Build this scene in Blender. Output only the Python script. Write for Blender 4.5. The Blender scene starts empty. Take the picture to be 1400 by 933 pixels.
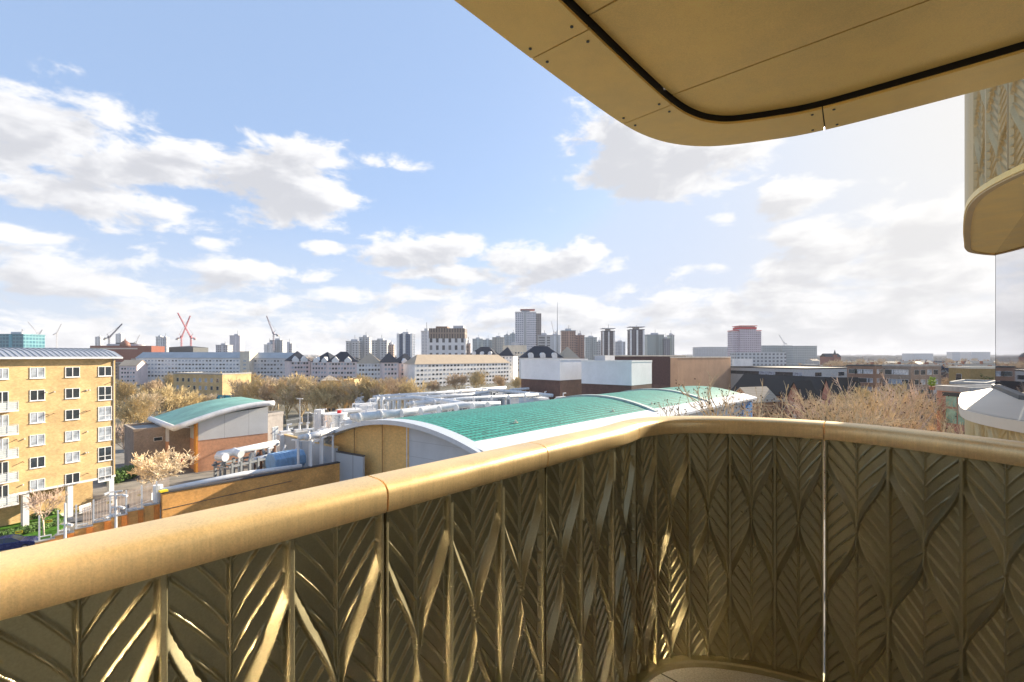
import bpy, math, random
import numpy as np
from mathutils import Vector, Matrix
PI = math.pi; R = math.radians
F = 660.0; HX = 487.0; EYE = 21.0          # focal length in photo pixels, horizon row, eye height
rnd = random.Random(7)
sc = bpy.context.scene
C = sc.collection
# ------------------------------------------------------------------ camera
cam = bpy.data.cameras.new('camera'); camo = bpy.data.objects.new('camera', cam); C.objects.link(camo)
camo.location = (0, 0, EYE); camo.rotation_euler = (R(90), 0, 0)
cam.sensor_width = 36; cam.lens = F/1400*36; cam.shift_y = (HX-466.5)/1400
cam.clip_start = .05; cam.clip_end = 30000
sc.camera = camo
# ------------------------------------------------------------------ light
SUN_AZ, SUN_EL = 48.5, 20.5
sun = bpy.data.lights.new('sun', 'SUN'); suno = bpy.data.objects.new('sun', sun); C.objects.link(suno)
sun.energy = 5.0; sun.angle = R(.55); sun.color = (1, .86, .66)
sv = Vector((math.sin(R(SUN_AZ))*math.cos(R(SUN_EL)), math.cos(R(SUN_AZ))*math.cos(R(SUN_EL)), math.sin(R(SUN_EL))))
suno.rotation_euler = sv.to_track_quat('Z', 'Y').to_euler()
sc.view_settings.view_transform = 'Standard'; sc.view_settings.look = 'None'
sc.view_settings.exposure = 1.4; sc.view_settings.gamma = 1
sc.view_settings.use_curve_mapping = False
sc.render.engine = 'CYCLES'
sc.cycles.use_denoising = True
sc.cycles.max_bounces = 8; sc.cycles.volume_bounces = 0; sc.cycles.transparent_max_bounces = 12
sc.cycles.blur_glossy = 0.0; sc.cycles.sample_clamp_indirect = 60

class NT:
    """small helper to wire nodes"""
    def __init__(s, tree): s.t = tree; s.n = tree.nodes; s.l = tree.links
    def node(s, typ, **kw):
        n = s.n.new(typ)
        for k, v in kw.items(): setattr(n, k, v)
        return n
    def put(s, sock, v):
        if hasattr(v, 'is_output'): s.l.new(v, sock)
        else: sock.default_value = v
    def math(s, op, a, b=None, c=None, clamp=False):
        n = s.node('ShaderNodeMath', operation=op, use_clamp=clamp)
        for i, v in enumerate((a, b, c)):
            if v is not None: s.put(n.inputs[i], v)
        return n.outputs[0]
    def vmath(s, op, a, b=None):
        n = s.node('ShaderNodeVectorMath', operation=op)
        s.put(n.inputs[0], a)
        if b is not None: s.put(n.inputs[1], b)
        return n.outputs[0]
    def mix(s, f, a, b, typ='RGBA', blend='MIX'):
        n = s.node('ShaderNodeMix', data_type=typ)
        if typ == 'RGBA': n.blend_type = blend; s.put(n.inputs[0], f); s.put(n.inputs[6], a); s.put(n.inputs[7], b); return n.outputs[2]
        s.put(n.inputs[0], f); s.put(n.inputs[2], a); s.put(n.inputs[3], b); return n.outputs[0]
    def smooth(s, v, a, b, lo=0., hi=1.):
        n = s.node('ShaderNodeMapRange', interpolation_type='SMOOTHSTEP')
        s.put(n.inputs[0], v); s.put(n.inputs[1], a); s.put(n.inputs[2], b); s.put(n.inputs[3], lo); s.put(n.inputs[4], hi)
        return n.outputs[0]
    def noise(s, vec, scale=5, detail=4, rough=.5, dist=0., dims='3D'):
        n = s.node('ShaderNodeTexNoise', noise_dimensions=dims)
        if vec is not None: s.put(n.inputs['Vector'], vec)
        n.inputs['Scale'].default_value = scale; n.inputs['Detail'].default_value = detail
        n.inputs['Roughness'].default_value = rough; n.inputs['Distortion'].default_value = dist
        return n.outputs[0]
def c4(c): return (c[0], c[1], c[2], 1.0)

# ------------------------------------------------------------------ sky with clouds (function of direction only)
def azel(px, py):
    x, y, z = (px-700)/F, 1.0, -(py-HX)/F
    return math.atan2(x, y), math.atan2(z, math.hypot(x, y))
world = bpy.data.worlds.new('World'); sc.world = world; world.use_nodes = True
W = NT(world.node_tree); W.n.clear()
sky = W.node('ShaderNodeTexSky', sky_type='NISHITA'); sky.sun_disc = False
sky.sun_elevation = R(SUN_EL); sky.sun_rotation = R(SUN_AZ); sky.air_density = 1.0; sky.dust_density = 1.2; sky.ozone_density = 1.2
tc = W.node('ShaderNodeTexCoord')
sep = W.node('ShaderNodeSeparateXYZ'); W.l.new(tc.outputs['Generated'], sep.inputs[0])
dx, dy, dz = sep.outputs
az = W.math('ARCTAN2', dx, dy)
el = W.math('ARCSINE', dz)
def cloud_density(daz, dele, detail):
    a = W.math('ADD', az, daz); e = W.math('ADD', el, dele)
    # edge breakup, flatter towards the horizon as seen from below a cloud deck
    cmb = W.node('ShaderNodeCombineXYZ'); W.put(cmb.inputs[0], W.math('MULTIPLY', a, 1.6))
    W.put(cmb.inputs[1], W.math('MULTIPLY', e, 3.0)); W.put(cmb.inputs[2], 3.7)
    n1 = W.noise(cmb.outputs[0], 6.5, detail, .6, .3)
    e2 = W.math('POWER', W.math('MAXIMUM', e, .005), .6)
    cm2 = W.node('ShaderNodeCombineXYZ'); W.put(cm2.inputs[0], a); W.put(cm2.inputs[1], W.math('MULTIPLY', e2, 2.4)); W.put(cm2.inputs[2], 1.3)
    n2 = W.noise(cm2.outputs[0], 9.0, min(detail, 5), .55, .2)
    tot = None
    blobs = [(90,195,150,52,1),(225,215,85,44,1),(30,170,80,40,.9),(400,258,88,46,1.1),(330,235,60,30,.8),(120,270,180,34,.9),(10,230,90,70,.8),
             (330,372,95,15,1),(440,338,30,9,.9),(285,332,25,9,.8),(70,375,130,36,1),(30,320,70,18,.8),(470,405,60,14,.8),
             (540,226,50,9,.62),(70,92,45,18,.45),(575,342,75,20,1),(640,375,80,14,.9),(735,362,75,22,1),(800,345,28,20,.9),
             (900,215,112,50,1.2),(860,180,60,34,1.1),(980,235,60,28,1.),(1075,270,70,24,1),(1000,300,30,10,.8),(1180,318,110,30,1.05),(1290,300,80,34,1),(1310,265,35,18,.8),
             (1150,375,190,26,1.0),(980,365,70,8,.55),(1290,360,120,40,.9),(1600,250,200,120,1),(-250,250,220,110,.9),(-600,100,300,200,.8)]
    for (bx, by, rx, ry, wt) in blobs:
        A, E = azel(bx, by); A2, _ = azel(bx+rx, by); _, E2 = azel(bx, by-ry)
        ra, re = max(A2-A, .02)*1.16, max(abs(E2-E), .008)*1.2
        u = W.math('MULTIPLY', W.math('SUBTRACT', a, A), 1/ra); v = W.math('MULTIPLY', W.math('SUBTRACT', e, E), 1/re)
        r2 = W.math('ADD', W.math('MULTIPLY', u, u), W.math('MULTIPLY', v, v))
        g = W.math('MULTIPLY', W.math('POWER', 2.0, W.math('MULTIPLY', r2, -1.0)), wt)
        tot = g if tot is None else W.math('MAXIMUM', tot, g)
    band = W.math('MULTIPLY', W.smooth(e, .03, .25, 1, 0), W.math('MULTIPLY_ADD', W.smooth(a, -.5, .7), .30, .72))   # broken deck low over the city
    tot = W.math('MAXIMUM', tot, band)
    d = W.math('ADD', tot, W.math('MULTIPLY', W.math('SUBTRACT', W.math('MULTIPLY_ADD', n1, .66, W.math('MULTIPLY', n2, .36)), .5), 2.9))
    return d
d0 = cloud_density(0, 0, 9)
d1 = cloud_density(.035, .022, 4)
cover = W.smooth(d0, .44, .80)
thick = W.smooth(d1, .42, 1.15)
# bright tops, grey bellies
ccol = W.mix(thick, (6.5, 6.45, 6.5, 1), (4.3, 4.35, 4.6, 1))
# glare of the sun through thin cloud
dot = W.node('ShaderNodeVectorMath', operation='DOT_PRODUCT'); W.l.new(tc.outputs['Generated'], dot.inputs[0]); dot.inputs[1].default_value = tuple(sv)
glow = W.math('POWER', W.math('MAXIMUM', dot.outputs['Value'], 0), 13.)
ccol = W.mix(W.math('MULTIPLY', glow, .55), ccol, (6.3, 6.1, 5.8, 1))
skyc = W.mix(1.0, sky.outputs[0], (1.02, 1.0, 1.12, 1), blend='MULTIPLY')
skyc = W.vmath('MINIMUM', skyc, (4.9, 5.1, 5.7))
skyb = W.mix(.6, skyc, (3.2, 4.5, 6.7, 1))
skyb = W.mix(W.smooth(el, .0, .32, .6, 0), skyb, (4.9, 5.1, 5.6, 1))
skyb = W.mix(W.math('MULTIPLY', glow, .85), skyb, (6.2, 5.9, 5.45, 1))
col = W.mix(W.math('MULTIPLY', cover, .96), skyb, ccol)
bgn = W.node('ShaderNodeBackground'); W.l.new(col, bgn.inputs[0]); bgn.inputs[1].default_value = .062
wo = W.node('ShaderNodeOutputWorld'); W.l.new(bgn.outputs[0], wo.inputs[0])
world.cycles.sampling_method = 'MANUAL'; world.cycles.sample_map_resolution = 512

# ------------------------------------------------------------------ materials
MATS = {}
def mat(name, col, rough=.7, metal=0., var=.12, vscale=1.5, bump=0., bscale=40., spec=None, stain=0.):
    if name in MATS: return MATS[name]
    m = bpy.data.materials.new(name); m.use_nodes = True; N = NT(m.node_tree); N.n.clear()
    b = N.node('ShaderNodeBsdfPrincipled'); o = N.node('ShaderNodeOutputMaterial'); N.l.new(b.outputs[0], o.inputs[0])
    if rough > .84: b.inputs['Specular IOR Level'].default_value = .1
    t = N.node('ShaderNodeTexCoord'); v = t.outputs['Object']
    n = N.noise(v, vscale, 5, .6)
    dark = tuple(c*(1-var) for c in col); lite = tuple(min(1, c*(1+var)) for c in col)
    cc = N.mix(N.smooth(n, .3, .7), c4(dark), c4(lite))
    if stain:
        ms = N.node('ShaderNodeMapping'); N.l.new(v, ms.inputs[0]); ms.inputs['Scale'].default_value = (1, 1, .12)
        n2 = N.noise(ms.outputs[0], 1.3, 6, .65)
        cc = N.mix(N.math('MULTIPLY', N.smooth(n2, .5, .75), stain), cc, c4(tuple(c*.45 for c in col)))
    N.put(b.inputs['Base Color'], cc); b.inputs['Roughness'].default_value = rough; b.inputs['Metallic'].default_value = metal
    if spec is not None: b.inputs['Specular IOR Level'].default_value = spec
    if bump:
        bn = N.node('ShaderNodeBump'); bn.inputs['Strength'].default_value = bump; bn.inputs['Distance'].default_value = .02
        N.l.new(N.noise(v, bscale, 4, .6), bn.inputs['Height']); N.l.new(bn.outputs[0], b.inputs['Normal'])
    MATS[name] = m; return m
def wallvec(N):
    """object coordinates unfolded round a box: (x+y, z)"""
    t = N.node('ShaderNodeTexCoord'); s = N.node('ShaderNodeSeparateXYZ'); N.l.new(t.outputs['Object'], s.inputs[0])
    c = N.node('ShaderNodeCombineXYZ'); N.put(c.inputs[0], N.math('ADD', s.outputs[0], s.outputs[1])); N.l.new(s.outputs[2], c.inputs[1])
    return c.outputs[0], s, t.outputs['Object']
def brick(name, c1, c2, mortar, bw=.225, bh=.075, patch=.25):
    if name in MATS: return MATS[name]
    m = bpy.data.materials.new(name); m.use_nodes = True; N = NT(m.node_tree); N.n.clear()
    b = N.node('ShaderNodeBsdfPrincipled'); o = N.node('ShaderNodeOutputMaterial'); N.l.new(b.outputs[0], o.inputs[0])
    v, s, ov = wallvec(N)
    t = N.node('ShaderNodeTexBrick'); N.l.new(v, t.inputs['Vector']); t.inputs['Scale'].default_value = 1
    t.inputs['Brick Width'].default_value = bw; t.inputs['Row Height'].default_value = bh; t.inputs['Mortar Size'].default_value = bh*.12
    t.inputs['Color1'].default_value = c4(c1); t.inputs['Color2'].default_value = c4(c2); t.inputs['Mortar'].default_value = c4(mortar)
    n = N.noise(ov, .35, 6, .65); n2 = N.noise(v, 3., 3, .6)
    k = N.math('ADD', N.smooth(n, .3, .7, 1-patch, 1+patch*.4), N.smooth(n2, .3, .7, -.08, .08))
    sc_ = N.vmath('SCALE', t.outputs[0]); sc_.node.inputs['Scale'].default_value = 1; N.put(sc_.node.inputs['Scale'], k)
    N.put(b.inputs['Base Color'], sc_); b.inputs['Roughness'].default_value = .9
    MATS[name] = m; return m
def grid(name, wall, win, cw, ch, fw=.5, fh=.45, rough=.6, x0=0., z0=0., var=.35):
    """far facade: rows of small windows set in wall, each pane its own tone"""
    if name in MATS: return MATS[name]
    m = bpy.data.materials.new(name); m.use_nodes = True; N = NT(m.node_tree); N.n.clear()
    b = N.node('ShaderNodeBsdfPrincipled'); o = N.node('ShaderNodeOutputMaterial'); N.l.new(b.outputs[0], o.inputs[0])
    v, s, ov = wallvec(N)
    x = N.math('DIVIDE', N.math('ADD', N.math('ADD', s.outputs[0], s.outputs[1]), x0), cw); z = N.math('DIVIDE', N.math('ADD', s.outputs[2], z0), ch)
    fx = N.math('LESS_THAN', N.math('ABSOLUTE', N.math('SUBTRACT', N.math('FRACT', x), .5)), fw/2)
    fz = N.math('LESS_THAN', N.math('ABSOLUTE', N.math('SUBTRACT', N.math('FRACT', z), .5)), fh/2)
    f = N.math('MULTIPLY', fx, fz)
    cm = N.node('ShaderNodeCombineXYZ'); N.put(cm.inputs[0], N.math('FLOOR', x)); N.put(cm.inputs[1], N.math('FLOOR', z))
    wn = N.node('ShaderNodeTexWhiteNoise', noise_dimensions='2D'); N.l.new(cm.outputs[0], wn.inputs['Vector'])
    wc = N.mix(N.math('MULTIPLY', wn.outputs['Value'], var), c4(win), c4(tuple(min(1, c*.55+.12) for c in wall)))
    n = N.noise(ov, .12, 4, .6)
    wl = N.mix(N.smooth(n, .3, .7), c4(tuple(c*.88 for c in wall)), c4(wall))
    N.put(b.inputs['Base Color'], N.mix(f, wl, wc)); N.put(b.inputs['Roughness'], N.math('MULTIPLY_ADD', f, .2-rough, rough))
    MATS[name] = m; return m
def glass(name, col=(.03, .04, .05), rough=.06):
    return mat(name, col, rough, 0, .3, .8, spec=.8)
def ribbed(name, col, pitch, axis=0, depth=.6, rough=.5, metal=0., dark=.6, frac=.12, col2=None, pitch2=None):
    if name in MATS: return MATS[name]
    m = bpy.data.materials.new(name); m.use_nodes = True; N = NT(m.node_tree); N.n.clear()
    b = N.node('ShaderNodeBsdfPrincipled'); o = N.node('ShaderNodeOutputMaterial'); N.l.new(b.outputs[0], o.inputs[0])
    t = N.node('ShaderNodeTexCoord'); s = N.node('ShaderNodeSeparateXYZ'); N.l.new(t.outputs['Object'], s.inputs[0])
    x = s.outputs[axis] if axis < 3 else N.math('ADD', s.outputs[0], s.outputs[1])
    f = N.math('LESS_THAN', N.math('FRACT', N.math('DIVIDE', x, pitch)), frac)
    n = N.noise(t.outputs['Object'], .25, 6, .65)
    if rough > .7: b.inputs['Specular IOR Level'].default_value = .15
    vv = .22 if 'green' in name else .06
    base = N.mix(N.smooth(n, .3, .7), c4(tuple(c*(1-vv) for c in col)), c4(tuple(min(1, c*(1+vv)) for c in col)))
    cc = N.mix(f, base, c4(tuple(c*dark for c in col)))
    if pitch2:
        f2 = N.math('LESS_THAN', N.math('FRACT', N.math('DIVIDE', s.outputs[1], pitch2)), .45)
        n2 = N.noise(t.outputs['Object'], 2.2, 3, .5)
        f2 = N.math('MULTIPLY', f2, N.smooth(n2, .3, .6))
        cc = N.mix(f2, cc, c4(col2))
    N.put(b.inputs['Base Color'], cc); b.inputs['Roughness'].default_value = rough; b.inputs['Metallic'].default_value = metal
    bn = N.node('ShaderNodeBump'); bn.inputs['Strength'].default_value = depth; bn.inputs['Distance'].default_value = .05
    N.l.new(f, bn.inputs['Height']); N.l.new(bn.outputs[0], b.inputs['Normal'])
    MATS[name] = m; return m

# ------------------------------------------------------------------ mesh helpers
class MB:
    def __init__(s): s.v = []; s.f = []; s.m = []
    def quad(s, *pts, m=0):
        i = len(s.v); s.v += [tuple(p) for p in pts]; s.f.append(tuple(range(i, i+len(pts)))); s.m.append(m); return s
    def box(s, x0, y0, z0, x1, y1, z1, m=0):
        i = len(s.v)
        s.v += [(x0,y0,z0),(x1,y0,z0),(x1,y1,z0),(x0,y1,z0),(x0,y0,z1),(x1,y0,z1),(x1,y1,z1),(x0,y1,z1)]
        s.f += [tuple(i+k for k in q) for q in ((0,3,2,1),(4,5,6,7),(0,1,5,4),(1,2,6,5),(2,3,7,6),(3,0,4,7))]; s.m += [m]*6; return s
    def tube(s, pts, r, n=6, m=0, cap=True):
        pts = [Vector(p) for p in pts]
        rs = r if isinstance(r, (list, tuple)) else [r]*len(pts)
        i0 = len(s.v); ref = None
        for k, p in enumerate(pts):
            d = (pts[min(k+1, len(pts)-1)] - pts[max(k-1, 0)]).normalized()
            if ref is None: ref = d.orthogonal().normalized()
            ref = (ref - d*ref.dot(d)); ref = ref.normalized() if ref.length > 1e-6 else d.orthogonal().normalized()
            b = d.cross(ref)
            for j in range(n):
                a = 2*PI*j/n; s.v.append(tuple(p + ref*(math.cos(a)*rs[k]) + b*(math.sin(a)*rs[k])))
        for k in range(len(pts)-1):
            for j in range(n):
                a = i0+k*n+j; b_ = i0+k*n+(j+1) % n
                s.f.append((a, b_, b_+n, a+n)); s.m.append(m)
        if cap:
            s.f.append(tuple(i0+j for j in range(n))[::-1]); s.f.append(tuple(i0+(len(pts)-1)*n+j for j in range(n))); s.m += [m, m]
        return s
    def prism(s, poly, z0, z1, m=0, mtop=None):
        n = len(poly); i = len(s.v)
        s.v += [(p[0], p[1], z0) for p in poly] + [(p[0], p[1], z1) for p in poly]
        s.f += [tuple(range(i, i+n))[::-1], tuple(range(i+n, i+2*n))]; s.m += [m, m if mtop is None else mtop]
        for k in range(n):
            a, b = i+k, i+(k+1) % n; s.f.append((a, b, b+n, a+n)); s.m.append(m)
        return s
    def extrude(s, prof, y0, y1, m=0):
        """profile in x,z swept along y"""
        n = len(prof); i = len(s.v)
        s.v += [(p[0], y0, p[1]) for p in prof] + [(p[0], y1, p[1]) for p in prof]
        s.f += [tuple(range(i, i+n)), tuple(range(i+n, i+2*n))[::-1]]; s.m += [m, m]
        for k in range(n):
            a, b = i+k, i+(k+1) % n; s.f.append((b, a, a+n, b+n)); s.m.append(m)
        return s
    def mesh(s, name, mats, smooth=False, bevel=0):
        me = bpy.data.meshes.new(name); me.from_pydata(s.v, [], s.f)
        for mm in (mats if isinstance(mats, (list, tuple)) else [mats]): me.materials.append(mm)
        me.polygons.foreach_set('material_index', s.m)
        if smooth: me.polygons.foreach_set('use_smooth', [True]*len(me.polygons))
        me.update(); return me
    def build(s, name, mats, parent=None, smooth=False, loc=None, bevel=0):
        o = bpy.data.objects.new(name, s.mesh(name, mats, smooth)); C.objects.link(o)
        if parent: o.parent = parent
        if loc: o.location = loc
        if bevel:
            b = o.modifiers.new('b', 'BEVEL'); b.width = bevel; b.segments = 2; b.limit_method = 'ANGLE'
        return o
def tag(o, label, cat, group=None):
    o['label'] = label; o['category'] = cat
    if group: o['group'] = group
    return o
def thing(name, label, cat, loc=(0, 0, 0), rot=0., group=None):
    o = bpy.data.objects.new(name, None); C.objects.link(o); o.location = loc; o.rotation_euler = (0, 0, rot)
    o.empty_display_size = .1
    return tag(o, label, cat, group)
def inst(name, me, parent=None, loc=(0, 0, 0), rot=0.):
    o = bpy.data.objects.new(name, me); C.objects.link(o); o.location = loc; o.rotation_euler = (0, 0, rot)
    if parent: o.parent = parent
    return o
def struct(o, kind='structure'): o['kind'] = kind; return o
def P(px, py, Y): return Vector(((px-700)/F*Y, Y, EYE-(py-HX)/F*Y))
def G(px, py, z):
    """point of the photo's pixel at height z"""
    Y = (EYE-z)*F/(py-HX); return P(px, py, Y)
def XY(px, Y): return ((px-700)/F*Y, Y)
def zat(py, Y): return EYE-(py-HX)/F*Y

# frequently used materials
M_frame = mat('white_window_frame', (.78, .78, .78), .45, var=.04)
M_win = glass('window_glass')
M_curt = mat('window_with_curtain', (.36, .40, .45), .12, var=.45, vscale=1.2, spec=.8)
M_asph = mat('asphalt', (.16, .155, .15), .95, var=.25, vscale=.4, bump=.2)
M_conc = mat('concrete', (.42, .41, .39), .85, var=.15, vscale=.6, bump=.2, stain=.5)
M_white = mat('white_render', (.74, .73, .72), .7, var=.07, vscale=.3, stain=.15)
M_white2 = mat('white_paint_metal', (.66, .67, .68), .45, var=.08, vscale=.7, stain=.25)
M_dark = mat('dark_steel', (.06, .065, .07), .5, .3)
M_grey = mat('grey_steel', (.26, .28, .30), .5, .3)
M_ybrick = brick('yellow_brick', (.70, .49, .24), (.58, .39, .17), (.64, .47, .24), .225, .075)
M_obrick = brick('orange_brick', (.74, .36, .09), (.64, .29, .06), (.62, .38, .15))
M_rbrick = brick('red_brick', (.42, .17, .09), (.34, .13, .07), (.40, .26, .19))
M_bbrick = brick('brown_brick', (.13, .06, .045), (.10, .045, .035), (.16, .11, .09))
M_gbrick = brick('grey_brown_brick', (.30, .23, .18), (.24, .18, .14), (.36, .31, .26))
M_slate = ribbed('dark_slate', (.035, .042, .06), .35, 2, .3, .8, frac=.15)
M_tileb = ribbed('brown_roof_tile', (.48, .39, .29), .5, 2, .3, .85, frac=.15)
M_zinc = ribbed('grey_metal_roof', (.42, .44, .48), .55, 0, .8, .4, .4, dark=.45, frac=.1)
M_felt = mat('roof_felt', (.30, .30, .29), .9, var=.25, vscale=.5)
M_paint = {k: mat('plaster_'+k, c, .8, var=.1, vscale=.3, stain=.2) for k, c in dict(white=(.82, .80, .78), cream=(.70, .62, .50), pink=(.72, .60, .58), grey=(.54, .54, .56), tan=(.50, .34, .20), brown=(.25, .16, .11), blue=(.05, .28, .62)).items()}
# ================================================================== SETTING: ground, roads
g = MB(); g.quad((-9000, -600, 0), (9000, -600, 0), (9000, 14000, 0), (-9000, 14000, 0))
M_ground = mat('ground_mixed', (.15, .14, .11), .95, var=.45, vscale=.02)
struct(g.build('ground', M_ground))
g = MB(); g.quad((-95, 20, .004), (40, 20, .004), (40, 140, .004), (-95, 140, .004)); struct(g.build('yard', mat('yard_paving', (.24, .225, .20), .95, var=.22, vscale=.25, bump=.2)))
def strip(name, m, pts, w, z):
    b = MB()
    for i in range(len(pts)-1):
        a, c = Vector(pts[i]), Vector(pts[i+1]); d = (c-a).normalized(); n = Vector((-d.y, d.x))*w/2
        b.quad((a-n).to_3d()+Vector((0,0,z)), (c-n).to_3d()+Vector((0,0,z)), (c+n).to_3d()+Vector((0,0,z)), (a+n).to_3d()+Vector((0,0,z)))
    return struct(b.build(name, m))
# direction of the block: u runs away to the right, v to the right and towards the camera
ux, uy = math.sin(R(43)), math.cos(R(43)); vx, vy = uy, -ux
road0 = Vector(G(20, 712, 0).xy)
strip('road', M_asph, [road0-Vector((ux, uy))*40, road0+Vector((ux, uy))*120], 9.0, .008)
strip('road_line', mat('road_paint', (.75, .75, .72), .7), [road0+Vector((ux*a, uy*a)) for a in (4, 5)], 4.2, .013)
strip('pavement', mat('paving_slab', (.40, .37, .33), .9, var=.2, vscale=1), [road0+Vector((vx*5.6-ux*40, vy*5.6-uy*40)), road0+Vector((vx*5.6+ux*60, vy*5.6+uy*60))], 2.2, .12)

# ================================================================== generic building
WM = {}
def window_mesh(w, h, kind=0, big=False, fr=None):
    key = (round(w, 2), round(h, 2), kind, big, fr.name if fr else 0)
    if key in WM: return WM[key]
    f = MB(); t = .07 if big else .05
    fr = fr or M_frame
    if big:
        f.box(0, -.05, 0, w, .02, t); f.box(0, -.05, h-t, w, .02, h); f.box(0, -.05, t, t, .02, h-t); f.box(w-t, -.05, t, w, .02, h-t); f.box(w/2-t*.6, -.045, t, w/2+t*.6, .02, h-t)
        if kind == 2: f.box(t, -.043, h*.33, w-t, .02, h*.33+t)
        f.box(-.04, -.12, -.06, w+.04, 0, 0)
        p = MB(); p.box(t, -.018, t, w-t, 0, h-t)
        WM[key] = (f.mesh('window_frame', fr), p.mesh('pane', M_win), p.mesh('pane', M_curt))
    else:
        f.box(0, -.04, 0, w, 0, h, 0); f.box(t, -.06, t, w-t, -.041, h-t, 1)
        WM[key] = f.mesh('window', [fr, [M_win, M_curt][kind % 2]])
    return WM[key]
def windows_on(root, L, z0, rows, cols, sh, w=1.2, h=1.3, face='front', D=0, inset=1.0, skip=None, fr=None):
    """windows as separate parts; past 100 the rest in one part"""
    n = 0; rest = MB(); cell = (L-2*inset)/cols
    for r in reversed(range(rows)):
        for c in range(cols):
            if skip and skip(r, c): continue
            x = inset+cell*(c+.5)-w/2; z = z0+r*sh
            if face == 'front': loc, rot = (x, -.01, z), 0
            elif face == 'left': loc, rot = (-.01, D if False else L-x, z), -PI/2
            else: loc, rot = (D+.01, x, z), PI/2
            cnt = root.get('_w', 0)
            if cnt < 100:
                inst('window', window_mesh(w, h, rnd.randint(0, 1), fr=fr), root, loc, rot); root['_w'] = cnt+1
            else:
                X, Y, Z = loc
                if face == 'front': rest.box(X, -.05, Z, X+w, -.01, Z+h)
                elif face == 'left': rest.box(-.05, Y-w, Z, -.01, Y, Z+h)
                else: rest.box(D+.01, Y, Z, D+.05, Y+w, Z+h)
    if rest.v: struct(rest.build('window', M_win, root), 'stuff')
def frame_of(A, B):
    d = Vector(B)-Vector(A); return d.length, math.atan2(d.y, d.x)
def roof_gable(L, D, H, rise, over=.4, axis='x', mat_i=0):
    b = MB()
    if axis == 'x':
        p = [(-over, H-.05), (D/2, H+rise), (D+over, H-.05), (D+over, H-.3), (D/2, H+rise-.25), (-over, H-.3)]
        i = 0; n = len(p)
        b.v += [(-over, q[0], q[1]) for q in p]+[(L+over, q[0], q[1]) for q in p]
    else:
        p = [(-over, H-.05), (L/2, H+rise), (L+over, H-.05), (L+over, H-.3), (L/2, H+rise-.25), (-over, H-.3)]
        n = len(p); b.v += [(q[0], -over, q[1]) for q in p]+[(q[0], D+over, q[1]) for q in p]
    for k in range(n): b.f.append((k, (k+1) % n, (k+1) % n+n, k+n)); b.m.append(0)
    b.f.append((0, 1, 4, 5)); b.f.append((1, 2, 3, 4)); b.f.append((6, 11, 10, 7)); b.f.append((7, 10, 9, 8)); b.m += [0]*4
    return b
def roof_hip(L, D, H, rise, hip=None, over=.4):
    hip = hip if hip is not None else min(D/2, L/2*.95); o = over; b = MB()
    b.v += [(-o, -o, H), (L+o, -o, H), (L+o, D+o, H), (-o, D+o, H), (hip, D/2, H+rise), (L-hip, D/2, H+rise)]
    b.f += [(0, 1, 5, 4), (1, 2, 5), (2, 3, 4, 5), (3, 0, 4), (3, 2, 1, 0)]; b.m += [0]*5; return b
def building(name, label, cat, A, B, D, H, wall, rows=0, cols=0, sh=2.9, z0=1.2, w=1.2, h=1.3, roof='flat', rise=3, rmat=None, group=None, zb=0, lcols=0, rcols=0, base=None, baseh=0, wmat=None, hip=None, plant=0):
    L, a = frame_of(A, B)
    root = thing(name, label, cat, (A[0], A[1], zb), a, group)
    MB().box(0, 0, baseh, L, D, H).build('wall', wall, root)
    if base: MB().box(.05, .05, 0, L-.05, D-.05, baseh).build('base_wall', base, root)
    rmat = rmat or M_felt
    if roof == 'gable':
        g = MB(); g.v += [(0, 0, H), (0, D, H), (0, D/2, H+rise-.26), (L, 0, H), (L, D, H), (L, D/2, H+rise-.26)]; g.f += [(0, 1, 2), (5, 4, 3)]; g.m += [0, 0]
        g.build('gable', wall, root); roof_gable(L, D, H, rise).build('roof', rmat, root)
    elif roof == 'gabley':
        g = MB(); g.v += [(0, 0, H), (L, 0, H), (L/2, 0, H+rise-.26), (0, D, H), (L, D, H), (L/2, D, H+rise-.26)]; g.f += [(0, 1, 2), (5, 4, 3)]; g.m += [0, 0]
        g.build('gable', wall, root); roof_gable(L, D, H, rise, axis='y').build('roof', rmat, root)
    elif roof == 'hip': roof_hip(L, D, H+.01, rise, hip).build('roof', rmat, root)
    elif roof == 'flat':
        p = MB(); t = .3; hh = .5
        p.box(-.1, -.1, H+.003, L+.1, t, H+hh); p.box(-.1, D-t, H+.003, L+.1, D+.1, H+hh); p.box(-.1, t, H+.003, t, D-t, H+hh); p.box(L-t, t, H+.003, L+.1, D-t, H+hh)
        p.build('parapet', wmat or wall, root); MB().box(t, t, H+.003, L-t, D-t, H+.12).build('roof', rmat, root)
        for k in range(plant):
            r = random.Random(k*31+int(L*10)); pw = r.uniform(.12, .3)*L; px_ = r.uniform(.1, .6)*L
            MB().box(px_, D*.25, H+.12, px_+pw, D*.7, H+r.uniform(1.5, 3.2)).build('plant_room', M_paint['grey'], root)
    if rows and cols: windows_on(root, L, z0, rows, cols, sh, w, h)
    if rows and lcols: windows_on(root, D, z0, rows, lcols, sh, w, h, 'left', L)
    if rows and rcols: windows_on(root, D, z0, rows, rcols, sh, w, h, 'right', L)
    return root

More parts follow.
